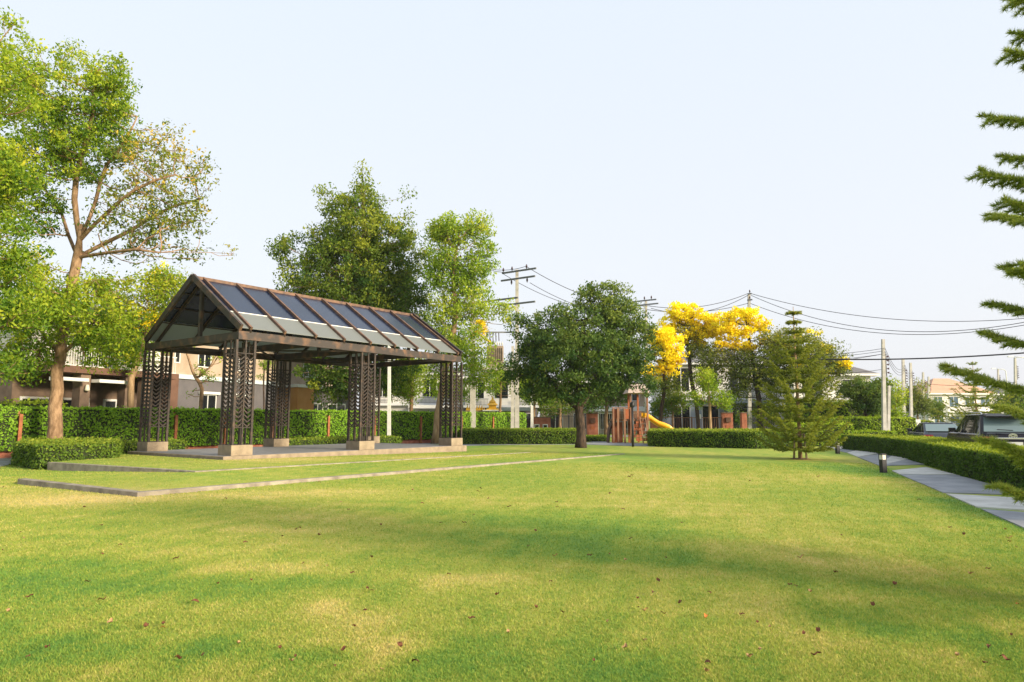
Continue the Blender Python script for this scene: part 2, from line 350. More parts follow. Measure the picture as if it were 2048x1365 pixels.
# paved strip between shelter and the planted wall
mb = MB(); a_, b_, c_, d_ = L2(-2, 9.6), L2(30, 9.0), L2(31, 11.2), L2(-8, 12.4)
mb.prism([(p.x, p.y) for p in (a_, b_, c_, d_)], -.05, .03); tag(mb.build('path', M['grey_tile']), kind='structure')
# road beyond the right hedge
rdir = Vector((math.sin(R(21)), math.cos(R(21)), 0)); rn = Vector((rdir.y, -rdir.x, 0)); rbase = Vector((13.0, 16.0, 0))
mb = MB(); pp = [rbase + rn * .9 - rdir * 40, rbase + rn * 9 - rdir * 40, rbase + rn * 9 + rdir * 220, rbase + rn * .9 + rdir * 220]
mb.prism([(p.x, p.y) for p in pp], -.06, .012); tag(mb.build('road', M['asphalt']), kind='structure')
mb = MB(); mb.prism([(-60, 66), (46, 66), (46, 73), (-60, 73)], -.06, .010); tag(mb.build('road', M['asphalt']), kind='structure')

# grass blades
rg = np.random.default_rng(11)
N_ = 620000
yy = 3.7 * (26 / 3.7) ** (rg.random(N_) ** 1.35); xx = rg.uniform(-.80, .80, N_) * yy
pathpoly = [(p.x, p.y) for p in [P(*s[0]) for s in SL] + [P(2200, 1125), P(2420, 1110)] + [P(*s[3]) for s in SL[::-1]]]
keep = ~inpoly(xx, yy, pathpoly)
outer = [C1, C0, C2, Vector((C2.x, C2.y + 20, 0)), Vector((C1.x - 3, C1.y + 12, 0))]
keep &= ~inpoly(xx, yy, outer)
xx, yy = xx[keep], yy[keep]; zz = np.zeros_like(xx)
for p, n in zip(PATCH, (9000, 26000, 5000, 12000)):
    u, v = rg.random(n), rg.random(n); q = patchpt(p, u, v); xx = np.append(xx, q[:, 0]); yy = np.append(yy, q[:, 1]); zz = np.append(zz, q[:, 2])
n = len(xx); D_ = np.hypot(xx, yy)
h = rg.uniform(.007, .022, n) * (1 + D_ / 40); wd = (.0016 + .00040 * D_) * rg.uniform(.7, 1.3, n); th = rg.uniform(0, 6.283, n); ln = rg.uniform(.2, 1.1, n) * h; ph = rg.uniform(0, 6.283, n)
bl = np.zeros((n, 3, 3)); cx, sx_ = np.cos(th) * wd, np.sin(th) * wd
bl[:, 0] = np.stack([xx - cx, yy - sx_, zz], -1); bl[:, 1] = np.stack([xx + cx, yy + sx_, zz], -1)
bl[:, 2] = np.stack([xx + np.cos(ph) * ln, yy + np.sin(ph) * ln, zz + h], -1)
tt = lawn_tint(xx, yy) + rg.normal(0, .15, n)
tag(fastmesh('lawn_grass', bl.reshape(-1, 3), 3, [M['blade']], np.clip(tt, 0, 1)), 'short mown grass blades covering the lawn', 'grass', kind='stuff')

# low concrete edging walls of the two terraces
def edgewall(name, pts, tops, w, label, inward):
    mb = MB()
    n = len(pts)
    off = []
    for i, p in enumerate(pts):
        dirs = []
        if i > 0: dirs.append((pts[i] - pts[i - 1]).normalized())
        if i < n - 1: dirs.append((pts[i + 1] - pts[i]).normalized())
        nn = Vector((0, 0, 0))
        for d in dirs: nn += Vector((-d.y, d.x, 0)) * inward
        nn.z = 0; nn.normalize(); k = w / max(.3, nn.dot(Vector((-dirs[0].y, dirs[0].x, 0)) * inward)); off.append(p + nn * k)
    vs = []
    for p, q, z in zip(pts, off, tops): vs += [(p.x, p.y, -.12), (q.x, q.y, -.12), (q.x, q.y, z), (p.x, p.y, z)]
    fs = []
    for i in range(n - 1):
        a = i * 4; b = a + 4
        fs += [(a, b, b + 3, a + 3), (a + 3, b + 3, b + 2, a + 2), (a + 2, b + 2, b + 1, a + 1), (a + 1, b + 1, b, a)]
    fs += [(0, 3, 2, 1), (4 * n - 4, 4 * n - 3, 4 * n - 2, 4 * n - 1)]
    mb.add(vs, fs); o = mb.build(name, M['kerb'], bevel=.012)
    return tag(o, label, 'low wall')
def flat(p): return Vector((p.x, p.y, 0))
def multi(a, b, n): return [a.lerp(b, i / n) for i in range(n)]
A_ = multi(flat(C1), flat(C0), 5) + multi(flat(C0), flat(C2), 10) + [flat(C2)]
edgewall('edging_wall', A_, [.14 - .008 * i for i in range(5)] + [.10 - .0072 * i for i in range(11)], .2, 'outer low concrete edging wall, nearest the camera, with its corner in the lawn', 1)
A_ = multi(flat(I1), flat(I0), 5) + multi(flat(I0), flat(I2), 10) + [flat(I2)]
edgewall('edging_wall', A_, [.255] * 5 + [.25 - .0205 * i for i in range(11)], .17, 'inner low concrete edging wall stepping up just in front of the open shelter', 1)

# ------------------------------------------------------------------ foliage
def unit(a): return a / (np.linalg.norm(a, axis=-1, keepdims=True) + 1e-9)
def leafquads(c, ln, wd, rg, nrm=None, tilt=1.0, droop=0.0):
    n = len(c); d = rg.normal(0, 1, (n, 3)); d[:, 2] -= droop; d = unit(d)
    if nrm is not None:
        m = unit(nrm + rg.normal(0, tilt, (n, 3))); e = unit(np.cross(m, d)); d = unit(np.cross(e, m))
    else: e = unit(np.cross(d, rg.normal(0, 1, (n, 3))))
    s = rg.uniform(.5, 1.5, (n, 1)); d = d * ln * s; e = e * wd * s * .5
    return np.stack([c - d * .5, c + e, c + d * .5, c - e], 1).reshape(-1, 3)
def blobs_world(bl, D):
    o = []
    for b in bl:
        c = at(b[0], b[1], D + (b[4] if len(b) > 4 else 0)); k = D / F
        rx, rz = b[2] * k, b[3] * k; o.append((np.array(c), np.array([rx, min(rx, rz * 1.4) * .95, rz])))
    return o
def sample_blobs(B, n, rg, shell=.45):
    w = np.array([np.prod(r) ** .85 for _, r in B]); w /= w.sum(); k = rg.choice(len(B), n, p=w); d = unit(rg.normal(0, 1, (n, 3)))
    r = rg.random(n) ** shell
    c = np.array([B[i][0] for i in k]); s = np.array([B[i][1] for i in k]); return c + d * s * r[:, None]
def tree(name, label, cat, base, trunk, r0, sets, D, seed, bark='bark', group=None, start=.45, rtip=.012, sides=9, rpow=.46, pcost=.55, limbs=()):
    """trunk: world points from base up; sets: list of dicts describing the foliage masses"""
    rg = np.random.default_rng(seed)
    root = empty(name, base, label, cat, group); bv = np.array(base)
    tp = [np.array(p) for p in trunk]; pts = []; 
    seglen = np.cumsum([0] + [np.linalg.norm(tp[i + 1] - tp[i]) for i in range(len(tp) - 1)]); T = seglen[-1]; nT = 14
    for i in range(nT + 1):
        s = T * i / nT; k = min(np.searchsorted(seglen, s, 'right') - 1, len(tp) - 2); f = (s - seglen[k]) / (seglen[k + 1] - seglen[k])
        pts.append(tp[k] * (1 - f) + tp[k + 1] * f + (rg.normal(0, r0 * .07, 3) if 0 < i else 0))
    par = [-1] + list(range(nT)); cnt = [0.0] * (nT + 1); first = int(nT * start)
    ok = [i >= first for i in range(nT + 1)]
    if limbs:
        LB = []
        for lm in limbs:
            L_ = [np.array(at(q[0], q[1], D + (q[2] if len(q) > 2 else 0))) for q in lm]
            i = int(np.argmin([np.linalg.norm(p - L_[0]) for p in pts[:nT + 1]])); LB.append((i, L_))
    clumps = []
    for s in sets:
        B = blobs_world(s['blobs'], D); c = sample_blobs(B, s['n'], rg, s.get('shell', .45)); clumps.append(c)
    allc = np.concatenate([c[:int(len(c) * s.get('branch', 1.0))] for c, s in zip(clumps, sets)])
    a0 = pts[first]; order = np.argsort(np.linalg.norm(allc - a0, axis=1)); P_ = np.array(pts); OK = np.array(ok)
    Pl = list(pts); PL = [0.0] * (nT + 1)
    for i, L_ in (LB if limbs else []):
        prev = i; full = [pts[i]] + L_[1:]
        for a_, b_ in zip(full[:-1], full[1:]):
            for q in (.5, 1.0): PL.append(PL[prev] * .3); Pl.append(a_ * (1 - q) + b_ * q + rg.normal(0, .03, 3)); par.append(prev); cnt.append(0.0); prev = len(Pl) - 1
    for j in order:
        c = allc[j]; A = np.array(Pl); d = A - c; dist = np.linalg.norm(d, axis=1) + pcost * np.array(PL) + np.where(A[:, 2] > c[2], (A[:, 2] - c[2]) * .9, 0)
        dist[:nT + 1][~OK] += 1e3
        i = int(np.argmin(dist)); p = A[i]; L = np.linalg.norm(c - p); ns = 2 if L < 1.2 else 3
        prev = i
        for q in range(1, ns + 1):
            f = q / ns; x = p * (1 - f) + c * f + np.array([0, 0, -.10 * L * math.sin(math.pi * f)]) + (rg.normal(0, .035 * L, 3) if q < ns else 0)
            PL.append(PL[prev] + float(np.linalg.norm(x - Pl[prev]))); Pl.append(x); par.append(prev); cnt.append(0.0); prev = len(Pl) - 1
        k = prev
        while k != -1: cnt[k] += 1; k = par[k]
    rad = [min(r0, rtip * max(c, 1) ** rpow) for c in cnt]
    for i in range(nT + 1):
        t_ = i / nT; rad[i] = max(rad[i], r0 * (1 - .62 * t_) * (1.0 + .35 * max(0, 1 - i / 1.5)))
        if i >= nT - 1: rad[i] = min(rad[i], r0 * .4)
    mb = MB(); mb.tube([Vector(p) for p in Pl[:nT + 1]], rad[:nT + 1], sides)
    child = {}
    for i in range(nT + 1, len(Pl)): child.setdefault(par[i], []).append(i)
    done = set()
    def chain(i):
        ch = [par[i], i]
        while True:
            nx = child.get(ch[-1], [])
            if not nx: break
            ch.append(max(nx, key=lambda k: cnt[k]))
        return ch
    for i in sorted(range(nT + 1, len(Pl)), key=lambda k: -cnt[k]):
        if i in done: continue
        ch = chain(i); done.update(ch[1:]); rr = [min(rad[ch[0]] * .8, rad[ch[1]] * 1.15)] + [rad[k] for k in ch[1:]]
        mb.tube([Vector(Pl[k]) for k in ch], rr, 5 if rr[0] > .03 else 3, cap=False)
    mb.build('trunk', M[bark], root, world=True)
    for s, c in zip(sets, clumps):
        m = s['lv']; cr = s['r']; n = len(c); cc = np.repeat(c, m, 0); g = unit(rg.normal(0, 1, (n * m, 3))) * (rg.random((n * m, 1)) ** .5) * .92
        szz = np.repeat(rg.uniform(.6, 1.35, n), m)[:, None]
        cc = cc + g * cr * szz * np.array([1, 1, s.get('fl', .75)])
        vs = leafquads(cc, s['leaf'], s['leaf'] * s.get('asp', .45), rg, droop=s.get('droop', .3))
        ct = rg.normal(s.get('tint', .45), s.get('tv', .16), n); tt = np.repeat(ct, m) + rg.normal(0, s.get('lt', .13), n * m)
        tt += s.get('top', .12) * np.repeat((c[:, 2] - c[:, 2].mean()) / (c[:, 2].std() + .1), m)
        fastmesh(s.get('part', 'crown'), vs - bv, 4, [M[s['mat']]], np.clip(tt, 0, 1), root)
    return root

def hedge(name, poly, h, label, cat='hedge', mat='hedge', leaf=.06, dens=420, group=None, z0=0, top_tint=.25, parent=None, tint=.40, sides=True, bump=.07, seed=None):
    """clipped hedge: inner mass plus leaves over its sides and top"""
    rg = np.random.default_rng(seed or len(label) * 7 + int(abs(poly[0][0]) * 10)); poly = [(p[0], p[1]) for p in poly]
    ar = sum(poly[i][0] * poly[(i + 1) % len(poly)][1] - poly[(i + 1) % len(poly)][0] * poly[i][1] for i in range(len(poly))) / 2
    if ar < 0: poly = poly[::-1]; ar = -ar
    n = len(poly); cen = np.mean(poly, 0); C = []; Nn = []; T = []
    for i in range(n):
        a, b = np.array(poly[i]), np.array(poly[(i + 1) % n]); L = np.linalg.norm(b - a); k = int(L * h * dens); t = rg.random(k); z = rg.random(k) ** .9 * h
        nr = np.array([(b - a)[1], -(b - a)[0]]) / (L + 1e-9)
        wob = (np.sin(t * L * 2.3 + i) + np.sin(t * L * 5.1 + z * 6)) * bump * .4
        q = a[None] * (1 - t[:, None]) + b[None] * t[:, None] + nr[None] * (rg.normal(0, bump * .6, k) + wob - .35 * bump * (z > h * .93))[:, None]
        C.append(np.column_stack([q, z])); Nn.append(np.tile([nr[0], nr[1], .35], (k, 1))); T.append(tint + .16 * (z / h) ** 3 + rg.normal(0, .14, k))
    k = int(ar * dens * .9); xs = rg.uniform(min(p[0] for p in poly), max(p[0] for p in poly), k * 6); ys = rg.uniform(min(p[1] for p in poly), max(p[1] for p in poly), k * 6)
    ins = inpoly(xs, ys, poly); xs, ys = xs[ins][:k], ys[ins][:k]; k = len(xs)
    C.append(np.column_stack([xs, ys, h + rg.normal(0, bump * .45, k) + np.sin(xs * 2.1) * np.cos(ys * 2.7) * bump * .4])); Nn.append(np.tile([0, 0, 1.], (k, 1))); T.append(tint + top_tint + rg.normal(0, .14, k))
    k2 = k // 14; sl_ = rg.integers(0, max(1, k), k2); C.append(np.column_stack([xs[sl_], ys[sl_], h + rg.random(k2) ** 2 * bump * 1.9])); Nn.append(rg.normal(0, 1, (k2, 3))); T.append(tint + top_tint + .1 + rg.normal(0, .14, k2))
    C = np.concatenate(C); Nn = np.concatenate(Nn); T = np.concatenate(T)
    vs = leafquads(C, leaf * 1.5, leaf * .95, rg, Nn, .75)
    org = np.array([poly[0][0], poly[0][1], z0])
    # inner mass (shrunk prism) joined in the same mesh as extra quads
    sh = []
    for i in range(n):
        a, b, c = np.array(poly[i - 1]), np.array(poly[i]), np.array(poly[(i + 1) % n]); d1 = unit(b - a); d2 = unit(c - b)
        m = unit(-np.array([d1[1], -d1[0]]) - np.array([d2[1], -d2[0]])); sh.append(b + m * .06)
    core = []
    for i in range(n):
        a, b = sh[i], sh[(i + 1) % n]; core += [[a[0], a[1], 0], [b[0], b[1], 0], [b[0], b[1], h - .05], [a[0], a[1], h - .05]]
    nq = n
    for ta, tb, tc_ in tessellate_polygon([[Vector((q[0], q[1], 0)) for q in sh]]):
        q = [np.array([sh[k_][0], sh[k_][1], h - .05]) for k_ in (ta, tb, tc_)]; core += [q[0], q[1], q[2], (q[2] + q[0]) / 2]; nq += 1
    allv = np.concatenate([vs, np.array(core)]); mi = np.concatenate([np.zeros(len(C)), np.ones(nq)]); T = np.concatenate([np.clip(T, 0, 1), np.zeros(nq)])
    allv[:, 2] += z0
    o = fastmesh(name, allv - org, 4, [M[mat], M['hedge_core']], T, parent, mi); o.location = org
    if parent is not None: o.location = org - np.array(parent.location)
    else: tag(o, label, cat, group)
    return o

# ------------------------------------------------------------------ the open shelter
root = empty('garden_shelter', L2(0, 0), 'open steel shelter with rusty gabled frame, tinted glass roof and latticed columns', 'shelter', rz=math.atan2(E1[1], E1[0]))
mb = MB(); mb.box(0, 13, 0, 6.87, -.1, .35); pf = mb.build('platform', M['concrete'], root, bevel=.015)
mb = MB(); mb.box(.12, 12.88, .12, 6.75, .35, .356); mb.build('floor_tiles', M['grey_tile'], pf)
ZB, ZE, ZR, YR = 4.42, 4.86, 7.12, 3.435
mbp = MB(); mbp.box(-.42, .42, -.42, .42, 0, .37)
def column():
    c = MB(); c.box(-.40, .40, -.40, .40, 0, .012); c = c.build('column', M['steel_dark'], root)
    for z in (1.33 - .72, 3.97 - .72):
        q = MB()
        q.loft([[(-w, -w, z + h_), (w, -w, z + h_), (w, w, z + h_), (-w, w, z + h_)] for w, h_ in ((.375, -.015), (.375, .015), (.345, .015), (.345, -.015), (.375, -.015))], smooth=False, cap=False)
        q.build('ring_bar', M['steel_dark'], c)
    for i, (x, y) in enumerate([(-.36, -.36), (0, -.36), (.36, -.36), (.36, 0), (.36, .36), (0, .36), (-.36, .36), (-.36, 0)]):
        w = .042 if x and y else .026
        p = MB(); p.box(x - w, x + w, y - w, y + w, .012, ZB - .72 + .02); p.build('post', M['steel_dark'], c)
    pan = MB()
    z = .64
    while z < 3.12:
        for s in (-1, 1): pan.beam((s * .155, 0, z + .13), (0, 0, z), .014, .040)
        z += .158
    for s in (-1, 1): pan.beam((s * .158, 0, .61), (s * .158, 0, 3.25), .012, .014)
    pan.beam((-.158, 0, 3.245), (.158, 0, 3.245), .012, .02); pan.beam((-.158, 0, .615), (.158, 0, .615), .012, .02)
    pan0 = pan.build('lattice_panel', M['steel_dark'], c); first = True
    for x, y, r in [(-.18, -.36, 0), (.18, -.36, 0), (-.18, .36, 0), (.18, .36, 0), (-.36, -.18, 1), (-.36, .18, 1), (.36, -.18, 1), (.36, .18, 1)]:
        o = pan0 if first else pan0.copy()
        if not first: COL.objects.link(o); o.parent = c
        first = False; o.location = (x, y, 0); o.rotation_euler = (0, 0, r * math.pi / 2)
    return c
col0 = None
for cx in (.75, 6.55, 12.35):
    for cy in (.49, 6.38):
        if col0 is None: c = col0 = column(); ped = ped0 = mbp.build('pedestal', M['concrete'], root, bevel=.012)
        else:
            c = copy_tree(col0, root); ped = ped0.copy(); COL.objects.link(ped); ped.parent = root
        c.location = (cx, cy, .725); ped.location = (cx, cy, .353)
X0, X1 = .40, 12.58
for y, n in ((.10, 'eave_beam'), (6.77, 'eave_beam')):
    mb = MB(); mb.beam((X0, y, (ZB + ZE) / 2 - .03), (X1, y, (ZB + ZE) / 2 - .03), .10, .30); mb.build(n, M['steel'], root)
for x in (X0 + .05, .86, 3.65, 6.55, 9.45, X1 - .05):
    mb = MB(); mb.beam((x, .152, ZE - .26), (x, 6.718, ZE - .26), .10, .26); mb.build('tie_beam', M['steel'], root)
for x in (.86, 12.30, 6.55):
    mb = MB(); mb.beam((x, YR, ZE - .12), (x, YR, ZR - .18), .15, .12, up=(1, 0, 0)); mb.build('king_post', M['steel'], root)
mb = MB(); mb.beam((X0, YR, ZR), (X1, YR, ZR), .16, .12); mb.build('ridge_beam', M['rafter'], root)
# diagonal cross braces under the roof at tie level
mb = MB()
for a, b in (((.5, .2, 4.5), (6.5, 6.6, 4.5)), ((6.5, .2, 4.52), (.5, 6.6, 4.46))): mb.beam(a, b, .06, .06)
for a, b in (((6.6, .2, 4.5), (12.4, 6.6, 4.5)), ((12.4, .2, 4.52), (6.6, 6.6, 4.46))): mb.beam(a, b, .06, .06)
mb.build('cross_brace', M['steel_dark'], root)
raf = [X0 + .05] + [.86 + 1.43 * i for i in range(9)] + [X1 - .05]
for sgn in (-1, 1):
    ye = YR + sgn * 3.40
    def S_(x, f, dz=0): return Vector((x, ye + (YR - ye) * f, ZE - .02 + (ZR - ZE) * f + dz))
    for i, x in enumerate(raf):
        end = i in (0, len(raf) - 1)
        mb = MB(); mb.beam(S_(x, -.01, .05), S_(x, 1, .05), .10 if end else .085, .24 if end else .12, up=(0, 0, 1)); mb.build('rafter', M['rafter'] if not end else M['steel'], root)
        if not end:
            mb = MB(); mb.beam(S_(x, .0, -.10), S_(x, .98, -.10), .06, .10); mb.build('under_rafter', M['steel_dark'], root)
    for f in (.33, .56, .78):
        mb = MB(); mb.beam(S_(X0 + .1, f, -.045), S_(X1 - .1, f, -.045), .05, .045); mb.build('purlin', M['steel'], root)
    mb = MB(); mb.beam(S_(X0 + .1, .33, .012), S_(X1 - .1, .33, .012), .035, .03); mb.build('glazing_bar', M['white_strip'], root)
    for i in range(len(raf) - 1):
        a, b = raf[i] + .045, raf[i + 1] - .045
        for f0, f1, mm, nm in ((.02, .325, 'glass_white', 'lower_roof_sheet'), (.335, .985, 'glass_blue', 'upper_roof_glass')):
            p = [S_(a, f0), S_(b, f0), S_(b, f1), S_(a, f1)]; nrm = Vector((0, 0, .012))
            mb = MB(); mb.add([q - nrm for q in p] + [q + nrm for q in p], [(3, 2, 1, 0), (4, 5, 6, 7), (0, 1, 5, 4), (1, 2, 6, 5), (2, 3, 7, 6), (3, 0, 4, 7)])
            mb.build(nm, M[mm], root)

# ------------------------------------------------------------------ planted boundary wall
W0 = Vector((-27.5, 21.0, 0)); W1 = Vector((1.2, 56, 0)); wd_ = (W1 - W0).normalized(); wn = Vector((-wd_.y, wd_.x, 0)); WL = (W1 - W0).length
root = empty('vine_covered_wall', W0, 'long vine-covered boundary wall with rust red posts behind the shelter', 'wall')
def WP(s, n, z=0): return W0 + wd_ * s + wn * n + Vector((0, 0, z))
mb = MB(); mb.prism([(p.x, p.y) for p in (WP(0, .22), WP(WL, .22), WP(WL, .5), WP(0, .5))], 0, 2.0); mb.build('brick_wall', M['brick'], root, world=True)
mb = MB(); mb.prism([(p.x, p.y) for p in (WP(0, .05), WP(WL, .05), WP(WL, .21), WP(0, .21))], 0, .22); mb.build('brick_kerb', M['brick'], root, world=True)
posts = [10.5, 17.0, 19.6, 22.3, 26.0, 29.5, 33.5, 37.5, 41]
segs = [0] + [p for p in posts] + [WL]
for a, b in zip(segs[:-1], segs[1:]):
    hedge('vine_foliage', [WP(a + .1, 0), WP(b - .1, 0), WP(b - .1, .62), WP(a + .1, .62)], 1.83, 'vine', mat='vine', leaf=.075, dens=330, z0=.30, parent=root, tint=.48, top_tint=.3, bump=.07, seed=int(a * 10) + 3)
for p in posts:
    mb = MB(); c = WP(p, -.02); mb.beam(WP(p, -.06, 0), WP(p, -.06, 1.85), .13, .13, up=wn); mb.build('post', M['redpost'], root, world=True)

# ------------------------------------------------------------------ hedges
def px2(*pts): return [(P(*p).x, P(*p).y) for p in pts]
hedge('clipped_hedge', [(-17.6, 24.4), (-15.25, 22.3), (-14.3, 25.0), (-16.0, 28.2), (-19.8, 28.2)], .80, 'low clipped hedge at the far left, in front of the big tree trunk', leaf=.05, dens=700, top_tint=.28)
a = [L2(-.2, 8.1), L2(3.1, 8.1), L2(3.1, 9.2), L2(-.2, 9.2)]; hedge('clipped_hedge', a, .66, 'short low hedge behind the left end of the shelter', leaf=.06)
a = [L2(7.8, 8.1), L2(16.5, 8.1), L2(16.5, 9.2), L2(7.8, 9.2)]; hedge('clipped_hedge', a, .60, 'low hedge behind the right half of the shelter platform', leaf=.06)
hedge('clipped_hedge', px2((925, 889.5), (1152, 889.5), (1163, 884), (925, 884)), .93, 'low clipped hedge between the shelter and the dark round tree', leaf=.065, dens=420, top_tint=.2)
hedge('clipped_hedge', [gx(0, 0) and 0 or (P(1299, 893.5).x, P(1299, 893.5).y), (P(1512, 898).x, P(1512, 898).y), (P(1582, 897).x, P(1582, 897).y), (P(1577, 890).x, P(1577, 890).y), (P(1299, 888).x, P(1299, 888).y)], .95,
      'low clipped hedge in front of the yellow flowering trees', leaf=.06, dens=480, top_tint=.35)
# long hedge on the right
hf = [P(1684, 899), P(1745, 906), P(1807, 917), P(1928, 955), P(2048, 987), P(2300, 1060)]
hb = [p + rn * w for p, w in zip(hf, (2.2, 2.2, 2.1, 2.0, 1.9, 1.9))]
hedge('clipped_hedge', hf + hb[::-1], .79, 'long wide clipped hedge on the right beside the slab path', leaf=.042, dens=900, top_tint=.70, tint=.14, bump=.05)  # low side tint paints the shaded face into the leaves; top is yellowish growth
hedge('clipped_hedge', px2((1160, 884), (1215, 884), (1215, 881), (1160, 881)), .35, 'small dry shrub strip left of the playground tower', leaf=.07, mat='hedge')
def hedgeD(x0, x1, D, dep, h, label, **k):
    return hedge('clipped_hedge', [(gx(x0, D), D), (gx(x1, D), D), (gx(x1, D), D + dep), (gx(x0, D), D + dep)], h, label, **k)
hedgeD(1590, 1705, 42, 1.5, 1.35, 'yellow-green hedge behind the tall staked pine', mat='hedge_bright', leaf=.08, dens=260, tint=.5)
hedgeD(1640, 1785, 48, 1.4, 1.75, 'bright tall hedge in front of the twin concrete pole', mat='hedge_bright', leaf=.09, dens=230)
hedgeD(1600, 1792, 45, .8, .85, 'thin low bright hedge below the tall bright hedge', mat='hedge_bright', leaf=.08, dens=260)
hedgeD(1782, 1832, 54, 3, 1.75, 'pale green hedge behind the twin concrete pole', mat='hedge_bright', leaf=.09, dens=230, tint=.6)
hedgeD(1832, 1868, 66, 3, 1.5, 'small hedge beside the road around the white sign', mat='hedge', leaf=.1, dens=160, tint=.55)
hedgeD(1590, 1760, 52, 2, 2.9, 'leafy shrub row below the white awning of the right house', mat='hedge_bright', leaf=.11, dens=130, bump=.22, tint=.4)
hedgeD(-20, 95, 34, 1.4, 2.45, 'clipped shrub behind the vine wall at the far left', mat='hedge_bright', leaf=.1, dens=150, bump=.18)

# ------------------------------------------------------------------ trees
def B(*a): return a
def trunkpts(l, D): return [at(a, b, D + (c[0] if c else 0)) for a, b, *c in l]
# big tree at left (leafy left, thin half-bare branches to the right)
D = 28.6; base = Vector((gx(112, D), D, 0))
tree('shade_tree', 'tall tan-trunked tree at left with bare branches reaching over the shelter', 'tree', base,
     [base] + trunkpts([(112, 800), (118, 720), (132, 620), (149, 545), (158, 490), (162, 450)], D), .29,
     [dict(part='crown', blobs=[B(60, 170, 90, 100), B(190, 200, 75, 100), B(225, 300, 60, 60), B(100, 290, 110, 80), B(40, 400, 85, 80), B(130, 110, 30, 40, 1), B(225, 150, 30, 45), B(240, 190, 30, 70), B(150, 330, 60, 50)], n=420, lv=75, r=.62, leaf=.15, mat='leaf_big', tint=.33, tv=.2, droop=.6),
      dict(part='lower_crown', blobs=[B(60, 560, 90, 60), B(60, 670, 100, 60), B(190, 640, 100, 50, -1), B(200, 570, 70, 40), B(230, 700, 80, 40), B(120, 610, 100, 60, -1.5), B(40, 730, 80, 40)], n=300, lv=70, r=.58, leaf=.145, mat='leaf_big', tint=.42, tv=.22, droop=.5),
      dict(part='outer_leaves', blobs=[B(300, 330, 100, 80), B(350, 400, 70, 80), B(290, 440, 120, 70), B(380, 505, 110, 22), B(250, 500, 80, 30), B(330, 280, 50, 40), B(395, 340, 40, 45), B(400, 440, 40, 26), B(440, 508, 60, 16), B(410, 400, 20, 30)], n=420, lv=17, r=.5, leaf=.15, mat='leaf_sparse', tint=.30, tv=.22, droop=.5)],
     D, 21, 'bark', start=.50, rtip=.010, sides=14, rpow=.44,
     limbs=[[(158, 480), (150, 400), (160, 320), (185, 230), (195, 140)], [(162, 480), (190, 400), (215, 330), (250, 280), (275, 235)], [(165, 485), (215, 425, -.5), (270, 375, -1), (350, 350, -1)],
            [(168, 500), (260, 460, .5), (340, 415, 1), (400, 400, 1)], [(165, 515), (270, 500, -1), (370, 505, -1.5), (470, 508, -1.5)], [(155, 500), (125, 430, 1), (85, 370, 1)], [(140, 600), (190, 560, -1), (250, 560, -1)],
            [(125, 700), (190, 645, -.5), (250, 640, -1)], [(120, 720), (70, 650, .5), (20, 600, .5)]])
D = 24.0; base = Vector((gx(-190, D), D, 0))
tree('shade_tree', 'dense leafy tree cut off by the left edge of the photo', 'tree', base,
     [base] + trunkpts([(-190, 700), (-170, 560), (-150, 400), (-130, 250)], D), .34,
     [dict(blobs=[B(-60, 120, 90, 70), B(-20, 180, 100, 80), B(-60, 330, 120, 90), B(10, 350, 70, 60), B(-60, 470, 120, 80), B(20, 500, 70, 60), B(-60, 600, 110, 80), B(20, 620, 70, 50), B(5, 30, 30, 22), B(-30, 720, 70, 40)], n=420, lv=85, r=.65, leaf=.14, mat='leaf_big', tint=.37, tv=.2, droop=.6)],
     D, 5, 'bark', start=.35, sides=10)
# cassia-like tree behind wall on the left
D = 37; base = Vector((gx(262, D), D, 0))
tree('shade_tree', 'green tree with orange-yellow patches rising left of the shelter gable', 'tree', base, [base] + trunkpts([(262, 760), (290, 680), (310, 620)], D), .17,
     [dict(blobs=[B(330, 600, 60, 62), B(260, 640, 60, 50), B(330, 560, 45, 30), B(210, 590, 50, 50), B(280, 700, 50, 40), B(200, 680, 60, 50), B(350, 620, 34, 40)], n=330, lv=60, r=.8, leaf=.15, mat='leaf_big', tint=.45, tv=.2),
      dict(part='blossom', blobs=[B(300, 600, 50, 40), B(330, 545, 40, 18), B(310, 640, 40, 30), B(245, 600, 25, 20)], n=42, lv=34, r=.4, leaf=.14, mat='blossom', tint=.15, branch=.3)], D, 8, 'bark_light')
# conical dense tree behind the shelter
D = 50; base = Vector((gx(735, D), D, 0))
tree('evergreen_tree', 'tall dense cone-shaped green tree rising behind the shelter roof', 'tree', base, [base] + trunkpts([(735, 700), (730, 600), (728, 480), (726, 380)], D), .36,
     [dict(blobs=[B(727, 350, 14, 36), B(724, 400, 42, 50), B(700, 440, 75, 50), B(740, 490, 105, 70), B(660, 490, 65, 45), B(690, 560, 120, 75), B(790, 560, 85, 90), B(610, 555, 52, 45), B(570, 500, 32, 20), B(600, 470, 30, 20), B(650, 400, 22, 38), B(815, 420, 12, 40),
                  B(590, 590, 40, 40), B(700, 640, 140, 70), B(800, 640, 75, 70), B(640, 720, 60, 50), B(700, 750, 60, 55), B(780, 740, 60, 55), B(655, 780, 40, 35)], n=1050, lv=85, r=.82, leaf=.22, mat='leaf_conic', tint=.42, tv=.22, droop=.7, fl=.8, shell=.5)], D, 31, 'bark', start=.2)
